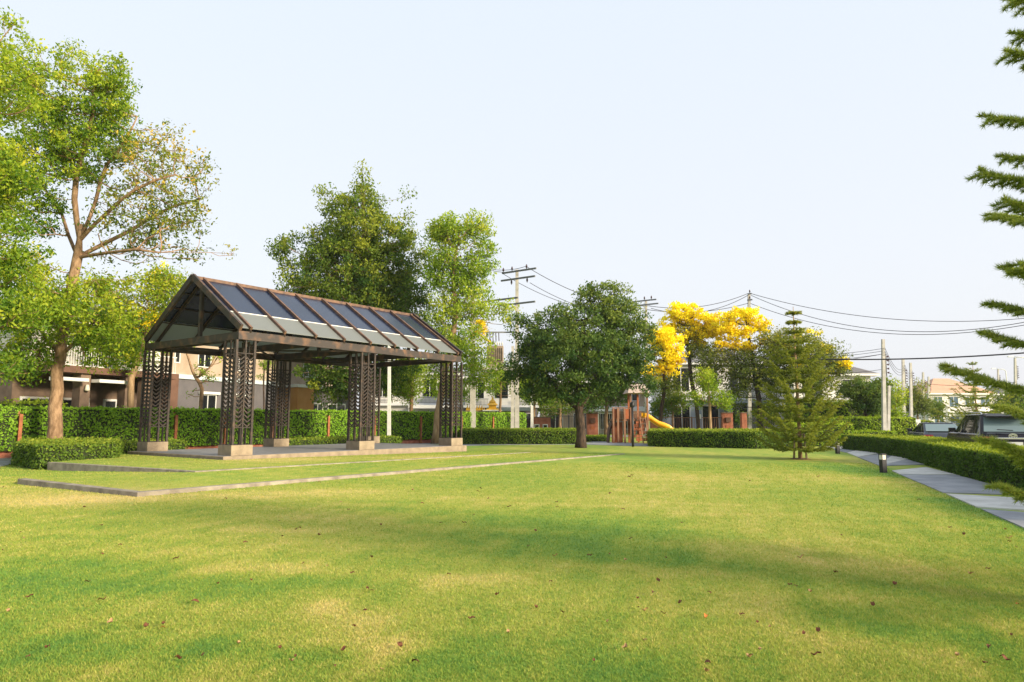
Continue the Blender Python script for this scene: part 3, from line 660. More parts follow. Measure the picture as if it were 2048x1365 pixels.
# slender leaning tree to its right
D = 46.5; base = Vector((gx(872, D), D, 0))
tree('slender_tree', 'slender leaning light green tree beside the right end of the shelter', 'tree', base, [base] + trunkpts([(878, 818), (890, 740), (905, 680), (912, 620), (905, 560), (912, 500)], D), .27,
     [dict(blobs=[B(905, 460, 45, 32), B(950, 450, 28, 26), B(962, 490, 28, 40), B(890, 520, 40, 40), B(945, 540, 40, 30), B(880, 470, 26, 28), B(975, 530, 16, 14), B(925, 570, 50, 24), B(865, 560, 24, 30)], n=260, lv=60, r=.75, leaf=.19, mat='leaf_light', tint=.4, tv=.2, droop=.8),
      dict(part='lower_crown', blobs=[B(900, 610, 45, 35), B(950, 610, 50, 40), B(930, 680, 60, 45), B(880, 660, 45, 45), B(1005, 620, 30, 26), B(960, 740, 45, 40), B(880, 745, 30, 50), B(905, 700, 45, 40)], n=280, lv=50, r=.72, leaf=.19, mat='leaf_light', tint=.45, tv=.22, droop=.8),
      dict(part='blossom', blobs=[B(960, 660, 15, 28)], n=14, lv=40, r=.45, leaf=.16, mat='blossom', tint=.2, branch=.2)], D, 14, 'bark_light', start=.42)
# round dark tree
D = 40; base = Vector((gx(1161, D), D, 0))
tree('round_tree', 'dark green round-crowned tree with black trunk standing in the middle of the lawn edge', 'tree', base, [base] + trunkpts([(1161, 850), (1159, 820), (1157, 760), (1160, 700), (1170, 640)], D), .27,
     [dict(blobs=[B(1155, 700, 120, 90), B(1230, 625, 58, 52), B(1215, 590, 30, 28), B(1175, 600, 35, 28), B(1100, 655, 62, 40), B(1125, 620, 20, 16), B(1180, 580, 18, 16), B(1228, 572, 16, 14), B(1262, 610, 20, 20), B(1300, 770, 22, 26), B(1020, 740, 22, 26), B(1250, 700, 60, 80), B(1285, 660, 26, 50), B(1060, 710, 50, 70), B(1090, 770, 60, 42), B(1225, 765, 45, 35), B(1160, 790, 60, 32), B(1275, 730, 32, 50), B(1040, 650, 24, 30)],
           n=820, lv=85, r=.56, leaf=.15, mat='leaf_dark', tint=.42, tv=.22, droop=.3, asp=.5, shell=.5)], D, 44, 'bark_dark', start=.30, sides=12, limbs=[[(1159, 830), (1135, 800), (1100, 760), (1070, 720)], [(1160, 815), (1190, 760), (1235, 700)]])
# yellow flowering trees
def tabebuia(px, D, trunk, fl, gr, label, seed, r0=.17):
    base = Vector((gx(px, D), D, 0))
    tree('flowering_tree', label, 'tree', base, [base] + trunkpts(trunk, D), r0,
         [dict(part='blossom', blobs=fl, n=int(sum(b[2] * b[3] for b in fl) / 26), lv=60, r=.50, leaf=.17, mat='blossom', tint=.5, tv=.2, asp=.7, fl=.6, shell=.6),
          dict(part='crown', blobs=gr, n=int(sum(b[2] * b[3] for b in gr) / 24), lv=42, r=.7, leaf=.17, mat='leaf_olive', tint=.45, tv=.2)], D, seed, 'bark_dark', start=.35)
tabebuia(1318, 52, [(1322, 820), (1330, 780), (1328, 740), (1325, 700)], [B(1328, 685, 36, 30), B(1325, 738, 44, 24), B(1300, 742, 18, 16), B(1342, 710, 30, 30), B(1312, 668, 16, 16)], [B(1330, 770, 45, 25), B(1310, 700, 20, 25)], 'low yellow blossoming tree beside the yellow slide, leaning trunk', 61)
tabebuia(1398, 58, [(1392, 800), (1382, 760), (1378, 700), (1368, 650)], [B(1380, 638, 60, 28), B(1348, 625, 26, 20), B(1422, 642, 24, 22), B(1385, 676, 56, 20), B(1370, 614, 28, 10), B(1340, 660, 26, 20), B(1405, 662, 38, 22), B(1432, 660, 18, 18), B(1400, 690, 30, 12)], [B(1400, 700, 50, 30), B(1415, 750, 40, 30), B(1380, 660, 40, 20)], 'tallest bright yellow blossoming tree, next left of the utility pole top', 62)
tabebuia(1520, 56, [(1518, 800), (1508, 740), (1500, 690), (1495, 650)], [B(1490, 632, 36, 20), B(1470, 665, 36, 18), B(1520, 655, 34, 16), B(1475, 690, 34, 12), B(1500, 700, 22, 18), B(1445, 690, 20, 14), B(1448, 655, 22, 16), B(1460, 640, 20, 16), B(1540, 680, 24, 12), B(1560, 712, 12, 12)], [B(1500, 740, 74, 44), B(1545, 690, 42, 36), B(1455, 720, 42, 32), B(1475, 790, 30, 25), B(1545, 760, 45, 40), B(1425, 710, 26, 26)], 'yellow blossoming tree with half green crown in front of the blue-grey house', 63, .2)
tabebuia(1630, 54, [(1625, 800), (1620, 760), (1615, 700)], [B(1620, 672, 26, 12), B(1650, 700, 22, 12), B(1684, 728, 14, 14), B(1600, 720, 22, 12), B(1575, 690, 12, 10), B(1640, 745, 18, 10)], [B(1600, 700, 55, 42), B(1655, 715, 42, 36), B(1630, 760, 66, 44), B(1678, 740, 22, 20), B(1560, 690, 36, 30)], 'mostly green tree with scattered yellow blossom behind the tall staked pine', 64)
for px, D, lab, bl in ((905, 60, 'light green garden tree behind the vine wall, beside the tall left pole', [B(890, 770, 40, 30), B(930, 790, 28, 20)]), (1000, 58, 'drooping garden tree behind the spirit house', [B(1005, 745, 34, 34), B(985, 775, 26, 16), B(1035, 770, 24, 26)]),
                    (1068, 64, 'yellowish garden tree behind the brick meter pier', [B(1070, 790, 36, 28), B(1045, 760, 24, 26)])):
    base = Vector((gx(px, D), D, 0))
    tree('garden_tree', lab, 'tree', base, [base] + trunkpts([(px, 830), (px + 1, 800), (px + 2, bl[0][1])], D), .14,
         [dict(blobs=bl, n=110, lv=40, r=.6, leaf=.18, mat='leaf_light', tint=.38)], D, px, 'bark')
D = 50; base = Vector((gx(1421, D), D, 0))
tree('young_tree', 'small light green tree with thin tan trunk behind the low hedge', 'tree', base, [base] + trunkpts([(1420, 830), (1419, 800), (1416, 770)], D), .10,
     [dict(blobs=[B(1412, 765, 26, 22), B(1395, 795, 28, 18), B(1440, 798, 28, 20), B(1410, 745, 18, 12), B(1450, 812, 16, 12)], n=120, lv=40, r=.5, leaf=.15, mat='leaf_light', tint=.3)], D, 71, 'bark_light')
D = 50; base = Vector((gx(1728, D), D, 0))
tree('round_tree', 'dense dark dome-shaped tree left of the twin concrete pole', 'tree', base, [base] + trunkpts([(1730, 840), (1731, 820), (1732, 800)], D), .14,
     [dict(blobs=[B(1725, 775, 42, 22), B(1705, 788, 30, 16), B(1745, 795, 38, 28), B(1758, 770, 22, 18), B(1735, 815, 30, 20)], n=260, lv=50, r=.48, leaf=.14, mat='leaf_dark', tint=.5, asp=.55)], D, 72, 'bark_dark')
for i, (px, D, r, mat, lab, bl) in enumerate([
    (1789, 62, .12, 'leaf_light', 'light green tree just right of the twin concrete pole', [B(1790, 800, 18, 40), B(1780, 830, 20, 20)]),
    (1835, 92, .16, 'leaf_olive', 'hazy olive tree between the far row of poles', [B(1830, 795, 24, 32), B(1845, 815, 20, 22), B(1815, 810, 18, 28)]),
    (1876, 96, .14, 'leaf_conic', 'small dark tree left of the peach-roofed house', [B(1875, 818, 14, 18)]),
    (2015, 85, .14, 'leaf_conic', 'dark green garden tree at the far right beyond the cars', [B(2020, 805, 30, 24), B(2042, 800, 24, 28)]),
    (1212, 55, .22, 'leaf_dark', 'dark forked tree behind the playground climbing wall', [B(1205, 790, 40, 24), B(1240, 780, 34, 26), B(1180, 800, 28, 20)]),
    (822, 56, .22, 'leaf_light', 'yellow-green tree seen under the right half of the shelter roof', [B(800, 745, 40, 40), B(830, 740, 34, 34), B(810, 780, 40, 25)]),
    (1345, 62, .12, 'leaf_conic', 'dark green tree behind the brown railing', [B(1345, 800, 28, 30), B(1320, 820, 24, 22)]),
    (620, 66, .2, 'leaf_conic', 'shadowy green tree glimpsed under the middle of the shelter roof', [B(610, 745, 40, 30), B(585, 720, 24, 24)]),
    (1120, 75, .2, 'leaf_conic', 'garden tree behind the iron fence left of the dark trunk', [B(1110, 805, 45, 30), B(1060, 790, 30, 40)]),
    (1530, 66, .2, 'leaf_conic', 'green garden tree in front of the blue-grey house corner', [B(1535, 830, 26, 26), B(1485, 838, 14, 16)]),
    (25, 52, .2, 'leaf_conic', 'garden tree behind the wall at the far left', [B(10, 760, 60, 40), B(60, 780, 30, 20)])]):
    base = Vector((gx(px, D), D, 0)); k = D / 50
    tree('garden_tree', lab, 'tree', base, [base] + trunkpts([(px, 838), (px + 1, 815), (px + 2, bl[0][1])], D), r,
         [dict(blobs=bl, n=int(sum(b[2] * b[3] for b in bl) / 16) + 30, lv=36, r=.6 * k, leaf=.16 * k, mat=mat, tint=.45)], D, 80 + i, 'bark')
# forked pruned tree in front of the grey house
D = 37.5; base = Vector((gx(401, D), D, 0))
tree('pruned_tree', 'pruned Y-shaped tree with few leaves in front of the grey house wall', 'tree', base, [base] + trunkpts([(402, 800), (405, 772), (398, 765), (385, 745), (376, 715), (370, 700)], D), .12,
     [dict(blobs=[B(435, 715, 14, 10), B(412, 745, 20, 12), B(425, 758, 16, 8), B(442, 705, 8, 8), B(370, 685, 14, 10), B(385, 790, 10, 12), B(400, 730, 14, 8)], n=36, lv=16, r=.35, leaf=.13, mat='leaf_light', tint=.35)], D, 33, 'bark', start=.45, rtip=.02)
# small dracaena in pot near the second house
D = 46; base = Vector((gx(529, D), D, 0))
tree('slender_plant', 'thin dark-stemmed plant with sparse leaves beside the grey house wall', 'plant', base, [base] + trunkpts([(528, 810), (527, 770), (529, 720), (531, 715)], D), .06,
     [dict(blobs=[B(532, 725, 12, 14), B(522, 752, 14, 6), B(530, 740, 8, 8)], n=26, lv=18, r=.35, leaf=.2, mat='leaf_light', tint=.25, asp=.2)], D, 34, 'bark_dark', start=.5)

# ------------------------------------------------------------------ araucaria pines
def pine(label, base, H, spread, levels, D, seed, nbr=6, near=False, z_first=.6, up=.25, tipz=.9, stake=False, prof=None, bark='bark_light', group=None, needle=.09, dens=1.0, tw=.035, spacing=.16, twig=None):
    rg = np.random.default_rng(seed); root = empty('staked_pine' if stake else 'araucaria_pine', base, label, 'pine tree', group); bx, by = base.x, base.y
    mb = MB(); mb.tube([(0, 0, 0), (0.01, 0, H * .3), (-.01, .01, H * .7), (0, 0, H)], [.011 * H + .02, .009 * H + .015, .006 * H + .01, .012], 8); mb.build('trunk', M[bark], root)
    wood = MB(); C = []; Dn = []; T = []
    for l in range(levels):
        f = l / (levels - 1) if levels > 1 else 0; z = z_first + (H * .955 - z_first) * f; R_ = prof(f) if prof else spread * (1 - f) ** .8 + .12
        a0 = rg.uniform(0, 6.28)
        for k in range(nbr):
            az = a0 + 2 * math.pi * k / nbr + rg.normal(0, .12); RL = R_ * rg.uniform(.82, 1.0 if near else 1.12); ca, sa = math.cos(az), math.sin(az); up_ = up * rg.uniform(.6, 1.4)
            n = 7; q = [(ca * RL * s, sa * RL * s, z + RL * (up_ * s * s - .13 * math.sin(math.pi * s))) for s in np.linspace(0, 1, n)]
            wood.tube(q, [max(.006, .011 * RL * (1 - s * .8)) for s in np.linspace(0, 1, n)], 4, cap=False)
            qa = np.array(q); m = max(3, int(RL / spacing))
            segs_ = []
            for s in np.linspace(.16, 1.0, m):
                i = min(int(s * (n - 1)), n - 2); fr = s * (n - 1) - i; p = qa[i] * (1 - fr) + qa[i + 1] * fr; ln = (RL * .30 * (1 - .65 * s) + .05) if twig is None else twig * (1.25 - .5 * s)
                for sd in (-1, 1):
                    d = np.array([ca * .72 - sd * sa * .75, sa * .72 + sd * ca * .75, .22 - .35 * rg.random()]); d /= np.linalg.norm(d); segs_.append((p, p + d * ln * rg.uniform(.75, 1.2)))
            for i in range(n - 1): segs_.append((qa[i], qa[i + 1]))
            for p, e_ in segs_:
                L = np.linalg.norm(e_ - p); c = max(3, int(L * dens * 260)); t_ = rg.random(c); sag = np.array([0, 0, -.12 * L])
                pos = p[None] * (1 - t_[:, None]) + e_[None] * t_[:, None] + sag * (t_[:, None] ** 2)
                dd = unit((e_ - p)[None] / (L + 1e-6) * .9 + rg.normal(0, .75, (c, 3)) + np.array([0, 0, .35])); C.append(pos); Dn.append(dd); T.append(np.clip(rg.normal(.35 + .3 * (RL * 0 + np.linalg.norm(pos[:, :2], axis=1) / (R_ + .1)), .15), 0, 1))
    C = np.concatenate(C); Dn = np.concatenate(Dn); T = np.concatenate(T); n = len(C)
    e_ = unit(np.cross(Dn, rg.normal(0, 1, (n, 3)))); s = rg.uniform(.7, 1.2, (n, 1)); w = needle * tw * 4
    vs = np.stack([C - e_ * w, C + Dn * needle * s, C + e_ * w], 1).reshape(-1, 3)
    wood.build('branches', M['bark'], root)
    fastmesh('crown', vs, 3, [M['needle_near' if near else 'needle']], T, root)
    if stake:
        for k in range(4):
            a = R(20 + 90 * k); a2 = a + .1
            mb = MB(); mb.tube([(math.cos(a) * .34, math.sin(a) * .34, 0), (math.cos(a2) * .24, math.sin(a2) * .24, 1.15)], [.035, .03], 6); mb.build('stake', M['stake'], root)
        mb = MB()
        for k in range(4):
            a, b_ = R(20 + 90 * k), R(110 + 90 * k); mb.beam((math.cos(a) * .26, math.sin(a) * .26, 1.0), (math.cos(b_) * .26, math.sin(b_) * .26, 1.02), .04, .05)
        mb.build('brace_ring', M['stake'], root)
        mb = MB(); mb.tube([(0, 0, .005), (0, 0, .04)], [.42, .30], 20); mb.build('soil_mound', M['soil'], root)
    return root
D = 28.4
pine('tall narrow staked pine standing alone on the right of the lawn', Vector((gx(1597, D), D, 0)), 6.35, 1.5, 15, D, 3, 8, stake=True, z_first=.5, up=.30,
     prof=lambda f: 1.72 - .85 * f if f < .66 else (.9 if f < .75 else .56 if f < .82 else .32 if f < .9 else .12), needle=.085, dens=1.05, tw=.028, spacing=.12, twig=.25)
D = 60
pine('small distant pine with a tiered top beyond the cars', Vector((gx(1954, D), D, 0)), 6.8, 2.6, 10, D, 4, 6, z_first=1.2, up=.35,
     prof=lambda f: 2.9 * (1 - f) ** 1.1 + .35, needle=.13, dens=.35, tw=.04, spacing=.3)
D = 5.6
pine('near pine reaching drooping branches in from the right edge', Vector((gx(2505, D), D, 0)), 6.3, 2.0, 15, D, 12, 5, near=True, z_first=.95, up=.04,
     prof=lambda f: (1.98 if f < .6 else 1.98 - 2.2 * (f - .6)) + .12 * math.sin(f * 37) if f < .98 else .2, needle=.062, dens=4.6, tw=.016, spacing=.07, twig=.19)

# ------------------------------------------------------------------ houses
def windowp(root, x, z, w, h, y=0, mat='win', mull=1, frame='trim', nm='window', ft=.06):
    f = MB(); t = ft
    f.box(x, x + t, y - .05, y + .04, z, z + h); f.box(x + w - t, x + w, y - .05, y + .04, z, z + h)
    f.box(x + t, x + w - t, y - .05, y + .04, z, z + t); f.box(x + t, x + w - t, y - .05, y + .04, z + h - t, z + h)
    for i in range(1, mull + 1):
        c = x + w * i / (mull + 1); f.box(c - t / 2, c + t / 2, y - .045, y + .04, z + t, z + h - t)
    f = f.build(nm, M[frame], root)
    g = MB(); g.box(x + t, x + w - t, y - .015, y + .01, z + t, z + h - t); g.build('pane', M[mat], f)
    return f
def boxpart(nm, mat, root, *b):
    mb = MB(); mb.box(*b); return mb.build(nm, M[mat], root)
def hiproof(root, x0, x1, y0, y1, z, h, mat, nm='roof', ov=.6):
    x0 -= ov; x1 += ov; y0 -= ov; y1 += ov; d = min(x1 - x0, y1 - y0) / 2; mb = MB()
    if x1 - x0 > y1 - y0: r = [(x0 + d, (y0 + y1) / 2, z + h), (x1 - d, (y0 + y1) / 2, z + h)]; fs = [(0, 1, 5, 4), (1, 2, 5), (2, 3, 4, 5), (3, 0, 4), (3, 2, 1, 0)]
    else: r = [((x0 + x1) / 2, y0 + d, z + h), ((x0 + x1) / 2, y1 - d, z + h)]; fs = [(0, 1, 4), (1, 2, 5, 4), (2, 3, 5), (3, 0, 4, 5), (3, 2, 1, 0)]
    mb.add([(x0, y0, z), (x1, y0, z), (x1, y1, z), (x0, y1, z)] + r, fs); rf = mb.build(nm, M[mat], root)
    mb = MB(); mb.box(x0, x1, y0, y0 + .05, z - .2, z - .004); mb.box(x0, x0 + .05, y0 + .05, y1, z - .2, z - .004); mb.box(x1 - .05, x1, y0 + .05, y1, z - .2, z - .004); mb.build('fascia', M['trim'], rf)
    return rf
def railing(root, x0, x1, y, z0, z1, mat='trim', step=.14, nm='railing'):
    mb = MB(); mb.box(x0, x1, y - .025, y + .025, z1 - .05, z1); mb.box(x0, x1, y - .02, y + .02, z0, z0 + .04)
    x = x0 + step
    while x < x1: mb.box(x - .012, x + .012, y - .012, y + .012, z0 + .04, z1 - .05); x += step
    return mb.build(nm, M[mat], root)
# house 1 (left): local x runs away along its facade, outside is -y
hz = math.atan2(.946, .326)
root = empty('townhouse', (-20.7, 42, 0), 'beige and dark grey two-storey house with brown pillared porch, behind the left trees', 'house', rz=hz)
boxpart('wall', 'plaster_grey', root, 0, 9.5, 0, 8, 0, 4.15)
boxpart('upper_wall', 'plaster_beige', root, -.3, 9.5, .02, 8, 4.42, 6.9)
boxpart('band', 'trim_blue', root, .02, 9.6, -.12, 8, 4.15, 4.42)
boxpart('corner_pier', 'brown_clad', root, -.75, .0, -.25, .5, 0, 4.40)
windowp(root, 1.7, 4.98, 1.15, 1.1, .02); windowp(root, 4.9, 4.98, 1.1, 1.1, .02); windowp(root, -.2, 5.1, .45, .9, .02, mull=0)
windowp(root, 1.95, .9, 1.5, 2.35, 0, nm='window'); boxpart('shutter_box', 'trim', root, 1.85, 3.6, -.22, -.055, 3.26, 3.42)
windowp(root, 4.9, .9, 1.5, 2.35, 0); boxpart('shutter_box', 'trim', root, 4.8, 6.5, -.22, -.055, 3.26, 3.42)
boxpart('porch_wall', 'brown_stone', root, -8.6, -.76, 1.8, 8, 0, 4.0)
boxpart('porch_upper_wall', 'plaster_white', root, -8.6, -.32, 1.0, 8, 4.36, 6.9)
boxpart('balcony_slab', 'brown_clad', root, -8.8, -.76, -.9, 1.79, 4.0, 4.35)
railing(root, -8.7, -.8, -.8, 4.36, 5.35)
for x in (-6.6, -3.9, -2.6): boxpart('porch_column', 'brown_stone', root, x - .28, x + .28, -.7, -.15, 0, 3.99)
boxpart('awning', 'trim', root, -8.6, -6.9, -1.3, -.72, 3.55, 3.72); boxpart('awning', 'trim', root, -6.3, -4.2, -1.3, -.72, 3.55, 3.72)
for x in (-8.2, -6.0, -3.4): windowp(root, x, .2, 1.7, 2.6, 1.78, nm='door', ft=.12)
windowp(root, -5.6, 4.6, 1.9, 2.0, .98, mull=2); windowp(root, -2.6, 4.9, 1.4, 1.3, .98)
hiproof(root, -8.6, 9.5, .6, 8, 6.9, 1.7, 'roof_grey')
for x in (-6.6, -3.9): 
    mb = MB(); mb.tube([(x, -.84, 3.1), (x, -.84, 3.16), (x, -.84, 3.42)], [.10, .13, .07], 10); mb.build('wall_lamp', M['lens'], root)
# house 2
root = empty('townhouse', (-20.7 + .326 * 11.3, 42 + .946 * 11.3, 0), 'ochre and grey house seen through the shelter, white-framed doors', 'house', rz=hz)
boxpart('side_wall', 'plaster_orange', root, 0, 2.1, -.6, 6, 0, 4.1); boxpart('wall', 'plaster_grey', root, 2.11, 9, 0, 6, 0, 4.1)
boxpart('upper_wall', 'plaster_beige', root, 0, 9, .1, 6, 4.36, 7); boxpart('band', 'trim', root, -.1, 9.1, -.7, 6, 4.11, 4.35)
windowp(root, 2.7, .4, 1.5, 2.6, 0, ft=.12, nm='door'); windowp(root, 4.9, .4, 2.6, 2.6, 0, ft=.1, nm='door'); windowp(root, 1.5, 5, 1.4, 1.2, .1); windowp(root, 5.5, 5, 1.4, 1.2, .1)
hiproof(root, 0, 9, .1, 6, 7, 1.5, 'roof_grey')
# generic houses facing the camera; local x to the right
def house(px0, px1, D, zt, label, mat='plaster_white', roof='roof_grey', rh=1.8, rz=0, depth=8, storeys=2, wins=4, carport=True, lower=None, base_mat=None, winmat='win'):
    x0, x1 = gx(px0, D), gx(px1, D); w = (x1 - x0) / max(.3, math.cos(rz)); root = empty('detached_house', (x0, D, 0), label, 'house', rz=rz)
    zf = zt / storeys
    boxpart('wall', lower or mat, root, 0, w, 0, depth, 0, zf - .15); boxpart('upper_wall', mat, root, 0, w, -.05, depth, zf + .1, zt)
    boxpart('band', 'trim', root, -.15, w + .15, -.5, depth, zf - .15, zf + .1)
    for i in range(wins):
        c = w * (i + .5) / wins; ww = min(1.8, w / wins * .6)
        windowp(root, c - ww / 2, zf + .75, ww, zt - zf - 1.25, -.05, mat=winmat); windowp(root, c - ww / 2, .5, ww, zf - 1.2, 0, mat=winmat, nm='door')
        if i % 2 == 0: railing(root, c - ww * .8, c + ww * .8, -.45, zf + .1, zf + .75, 'dark_metal')
    if carport:
        boxpart('porch_roof', 'plaster_blue' if lower else 'trim', root, w * .45, w * .95, -3.2, -.51, zf - .5, zf - .16)
        for x in (w * .47, w * .93): boxpart('porch_column', 'plaster_blue' if lower else mat, root, x - .2, x + .2, -3.1, -2.7, 0, zf - .5)
    if roof: hiproof(root, 0, w, 0, depth, zt, rh, roof)
    return root
house(740, 930, 74, 6.6, 'white house with dark windows seen behind the right end of the shelter', wins=4, rh=1.6)
house(930, 1075, 70, 6.0, 'pale house with carport behind the transformer poles', wins=3, rh=1.6, lower='plaster_grey')
house(1085, 1290, 82, 6.2, 'house hidden behind the dark round tree with beige upper floor', mat='plaster_beige', wins=4, rh=1.6)
house(1335, 1565, 72, 7.6, 'white and blue-grey house with balcony behind the yellow blossoming trees', wins=4, rh=1.7, lower='plaster_blue')
house(1590, 1745, 64, 5.9, 'cream house with grey hipped roof and white awning, right of the tall pine', wins=2, rh=2.0)
house(1862, 1998, 108, 5.8, 'peach-roofed yellow-cream house beyond the road', roof='roof_peach', rh=2.6, wins=4, winmat='win_blue', rz=R(6))
house(2003, 2100, 112, 5.8, 'pale house at the far right end of the street', wins=3, rz=R(4), winmat='win_blue')
house(1795, 1868, 122, 5.2, 'far grey-roofed house half hidden by the row of poles', wins=2, rh=1.9)
house(-230, 110, 56, 6.4, 'dark-walled house behind the trees at the far left', mat='plaster_beige', lower='plaster_grey', wins=4)

# ------------------------------------------------------------------ gates, fences
def gatepost(px0, px1, ytop, D, label, nm='brick_gate_pier', extra=None):
    x0, x1 = gx(px0, D), gx(px1, D); h = at(px0, ytop, D).z; root = empty(nm, (x0, D, 0), label, 'gate pier')
    w = x1 - x0; boxpart('pier', 'brick', root, 0, w, 0, .5, 0, h - .08); boxpart('cap', 'brown_stone', root, -.05, w + .05, -.05, .55, h - .08, h)
    if extra == 'box':
        boxpart('letterbox', 'brown_clad', root, w * .3, w * .75, -.14, -.003, h * .62, h * .8); boxpart('number_plate', 'wood_red', root, w * .3, w * .7, -.03, -.003, h * .38, h * .5)
    if extra == 'frames':
        for c in (.28, .72): windowp(root, w * c - .22, .5, .44, .75, -.01, mull=0, ft=.07, nm='meter_door')
    return root
gatepost(1063, 1101, 834, 58, 'brick pier with two white-framed meter doors left of the dark trunk', extra='frames')
gatepost(1174, 1196, 826, 56, 'brick pier with small letterbox right of the dark trunk', extra='box')
gatepost(1445, 1466, 825, 60, 'brick pier with letterbox behind the low hedge, beside the small light green tree', extra='box')
gatepost(1484, 1494, 825, 60, 'narrow brick pier just right of the letterbox pier')
gatepost(1302, 1322, 838, 60, 'brick pier at the left end of the brown railing')
def fence(px0, px1, ytop, D, label, mat='wood', step=.16):
    x0, x1 = gx(px0, D), gx(px1, D); h = at(px0, ytop, D).z; root = empty('metal_fence', (x0, D, 0), label, 'fence'); w = x1 - x0
    railing(root, 0, w, 0, .15, h, mat, step, 'bars')
    n = max(2, int(w / 2.5)); 
    for i in range(n + 1): boxpart('fence_post', mat, root, w * i / n - .04, w * i / n + .04, .03, .11, 0, h + .05)
    return root
fence(1323, 1444, 835, 60.2, 'brown vertical-bar railing behind the yellow slide')
fence(1102, 1173, 832, 58.5, 'black iron fence between the two brick piers', 'dark_metal')
fence(1197, 1300, 826, 62, 'grey-white bar fence behind the playground', 'pole_white', .2)
fence(1494, 1570, 836, 61, 'dark railing right of the narrow brick pier', 'dark_metal')

# ------------------------------------------------------------------ playground tower with slide
D = 48.5; root = empty('playground_tower', (gx(1255, D), D, 0), 'wooden playground tower with shingle roof and yellow slide', 'playground')
s_ = D / 1374.0
def lx(px): return (px - 1255) * s_
def lz(py): return CAM_H + (840 - py) * s_
for x, y in ((1259, -.6), (1292, -.6), (1281, .9), (1262, .9)):
    boxpart('post', 'wood' if y < 0 else 'wood_red', root, lx(x) - .06, lx(x) + .06, y - .06, y + .06, 0, lz(788))
mb = MB(); a, b_ = lx(1252), lx(1298); zt, z1 = lz(768), lz(787); r = (a + b_) / 2
mb.add([(a, -1.0, z1), (b_, -1.0, z1), (b_, 1.3, z1), (a, 1.3, z1), (r - .5, .15, zt), (r + .5, .15, zt)], [(0, 1, 5, 4), (1, 2, 5), (2, 3, 4, 5), (3, 0, 4), (3, 2, 1, 0)]); mb.build('roof', M['wood_pale'], root)
boxpart('deck', 'wood', root, lx(1222), lx(1296), -.53, .83, lz(842), lz(838))
for x0, x1 in ((1222, 1233), (1246, 1257)):
    boxpart('side_panel', 'wood_red', root, lx(x0), lx(x1), -.60, -.54, lz(838) + .003, lz(818))
mb = MB(); x = 1234
mb.box(lx(1222), lx(1258), -.62, -.56, lz(816.5), lz(815))
while x < 1246: mb.box(lx(x) - .015, lx(x) + .015, -.6, -.57, lz(837), lz(817)); x += 1.6
mb.build('railing', M['wood'], root)
mb = MB(); x = 1265
while x < 1280: mb.box(lx(x) - .015, lx(x) + .015, -.6, -.57, lz(837), lz(822)); x += 1.6
mb.build('railing', M['wood'], root)
for x in (1224, 1233, 1246): boxpart('post', 'wood', root, lx(x) - .06, lx(x) + .06, -.75, -.63, 0, lz(817))
# climbing wall: dark curved shell
mb = MB(); prof = [(1215, 0), (1216, .5), (1218, 1.0), (1222, 1.35), (1228, 1.6), (1240, 1.68), (1250, 1.6)]
vs = []
for px, z in prof: vs += [(lx(px), -.45, z), (lx(px), .8, z)]
for px, z in prof[::-1]: vs += [(lx(px) + .05, -.45, max(0, z - .06)), (lx(px) + .05, .8, max(0, z - .06))]
mb.add(vs, [(2 * i, 2 * i + 1, 2 * i + 3, 2 * i + 2) for i in range(len(vs) // 2 - 1)]); mb.build('climbing_shell', M['brown_clad'], root)
boxpart('inner_panel', 'wood_red', root, lx(1224), lx(1246), .2, .26, 0, 1.45)
# front wall of stone-like blocks, ladder, slide
mb = MB()
for i in range(5):
    for j in range(6):
        if (i + j * 2) % 5: mb.box(lx(1263 + i * 6.2), lx(1268.2 + i * 6.2), -.50, -.42, .15 + j * .24, .35 + j * .24)
mb.build('climbing_blocks', M['wood_red'], root)
for x in (1277, 1288):
    mb = MB(); mb.beam((lx(x + 2), -1.25, 0), (lx(x - 1), -.66, lz(834)), .06, .06); mb.build('ladder_rail', M['wood'], root)
mb = MB()
for i in range(6):
    f = (i + .6) / 6; mb.beam((lx(1278 + 1.5 - 3 * f + 1), -1.25 + .59 * f, f * lz(834)), (lx(1289 + 1.5 - 3 * f - 1), -1.25 + .59 * f, f * lz(834)), .04, .04)
mb.build('ladder_rung', M['wood'], root)
mb = MB(); pr_ = [(1284, 834), (1292, 835.5), (1300, 840), (1308, 846), (1316, 851), (1326, 854), (1336, 858), (1345, 866)]
rings = []
for px, py in pr_:
    x, z = lx(px), lz(py) + .02; rings.append([(x, -.42, z + .28), (x, -.38, z + .30), (x, -.32, z), (x, .32, z), (x, .38, z + .30), (x, .42, z + .28), (x, .38, z - .07), (x, -.38, z - .07)])
mb.loft(rings); mb.build('slide', M['yellow'], root)
mb = MB(); mb.box(lx(1283), lx(1290), -.4, .4, lz(836), lz(832)); mb.build('slide_top_board', M['yellow'], root)

# black post by the path
D = 41.6; root = empty('dark_post', (gx(1265, D), D, 0), 'slim black post beside the path in front of the playground', 'post')
mb = MB(); mb.tube([(0, 0, 0), (0, 0, 2.35)], [.075, .065], 10); mb.build('shaft', M['black'], root)
mb = MB(); mb.tube([(0, 0, 2.35), (0, 0, 2.38), (0, 0, 2.62), (0, 0, 2.70)], [.07, .14, .14, .05], 12); mb.build('lamp_head', M['black'], root)

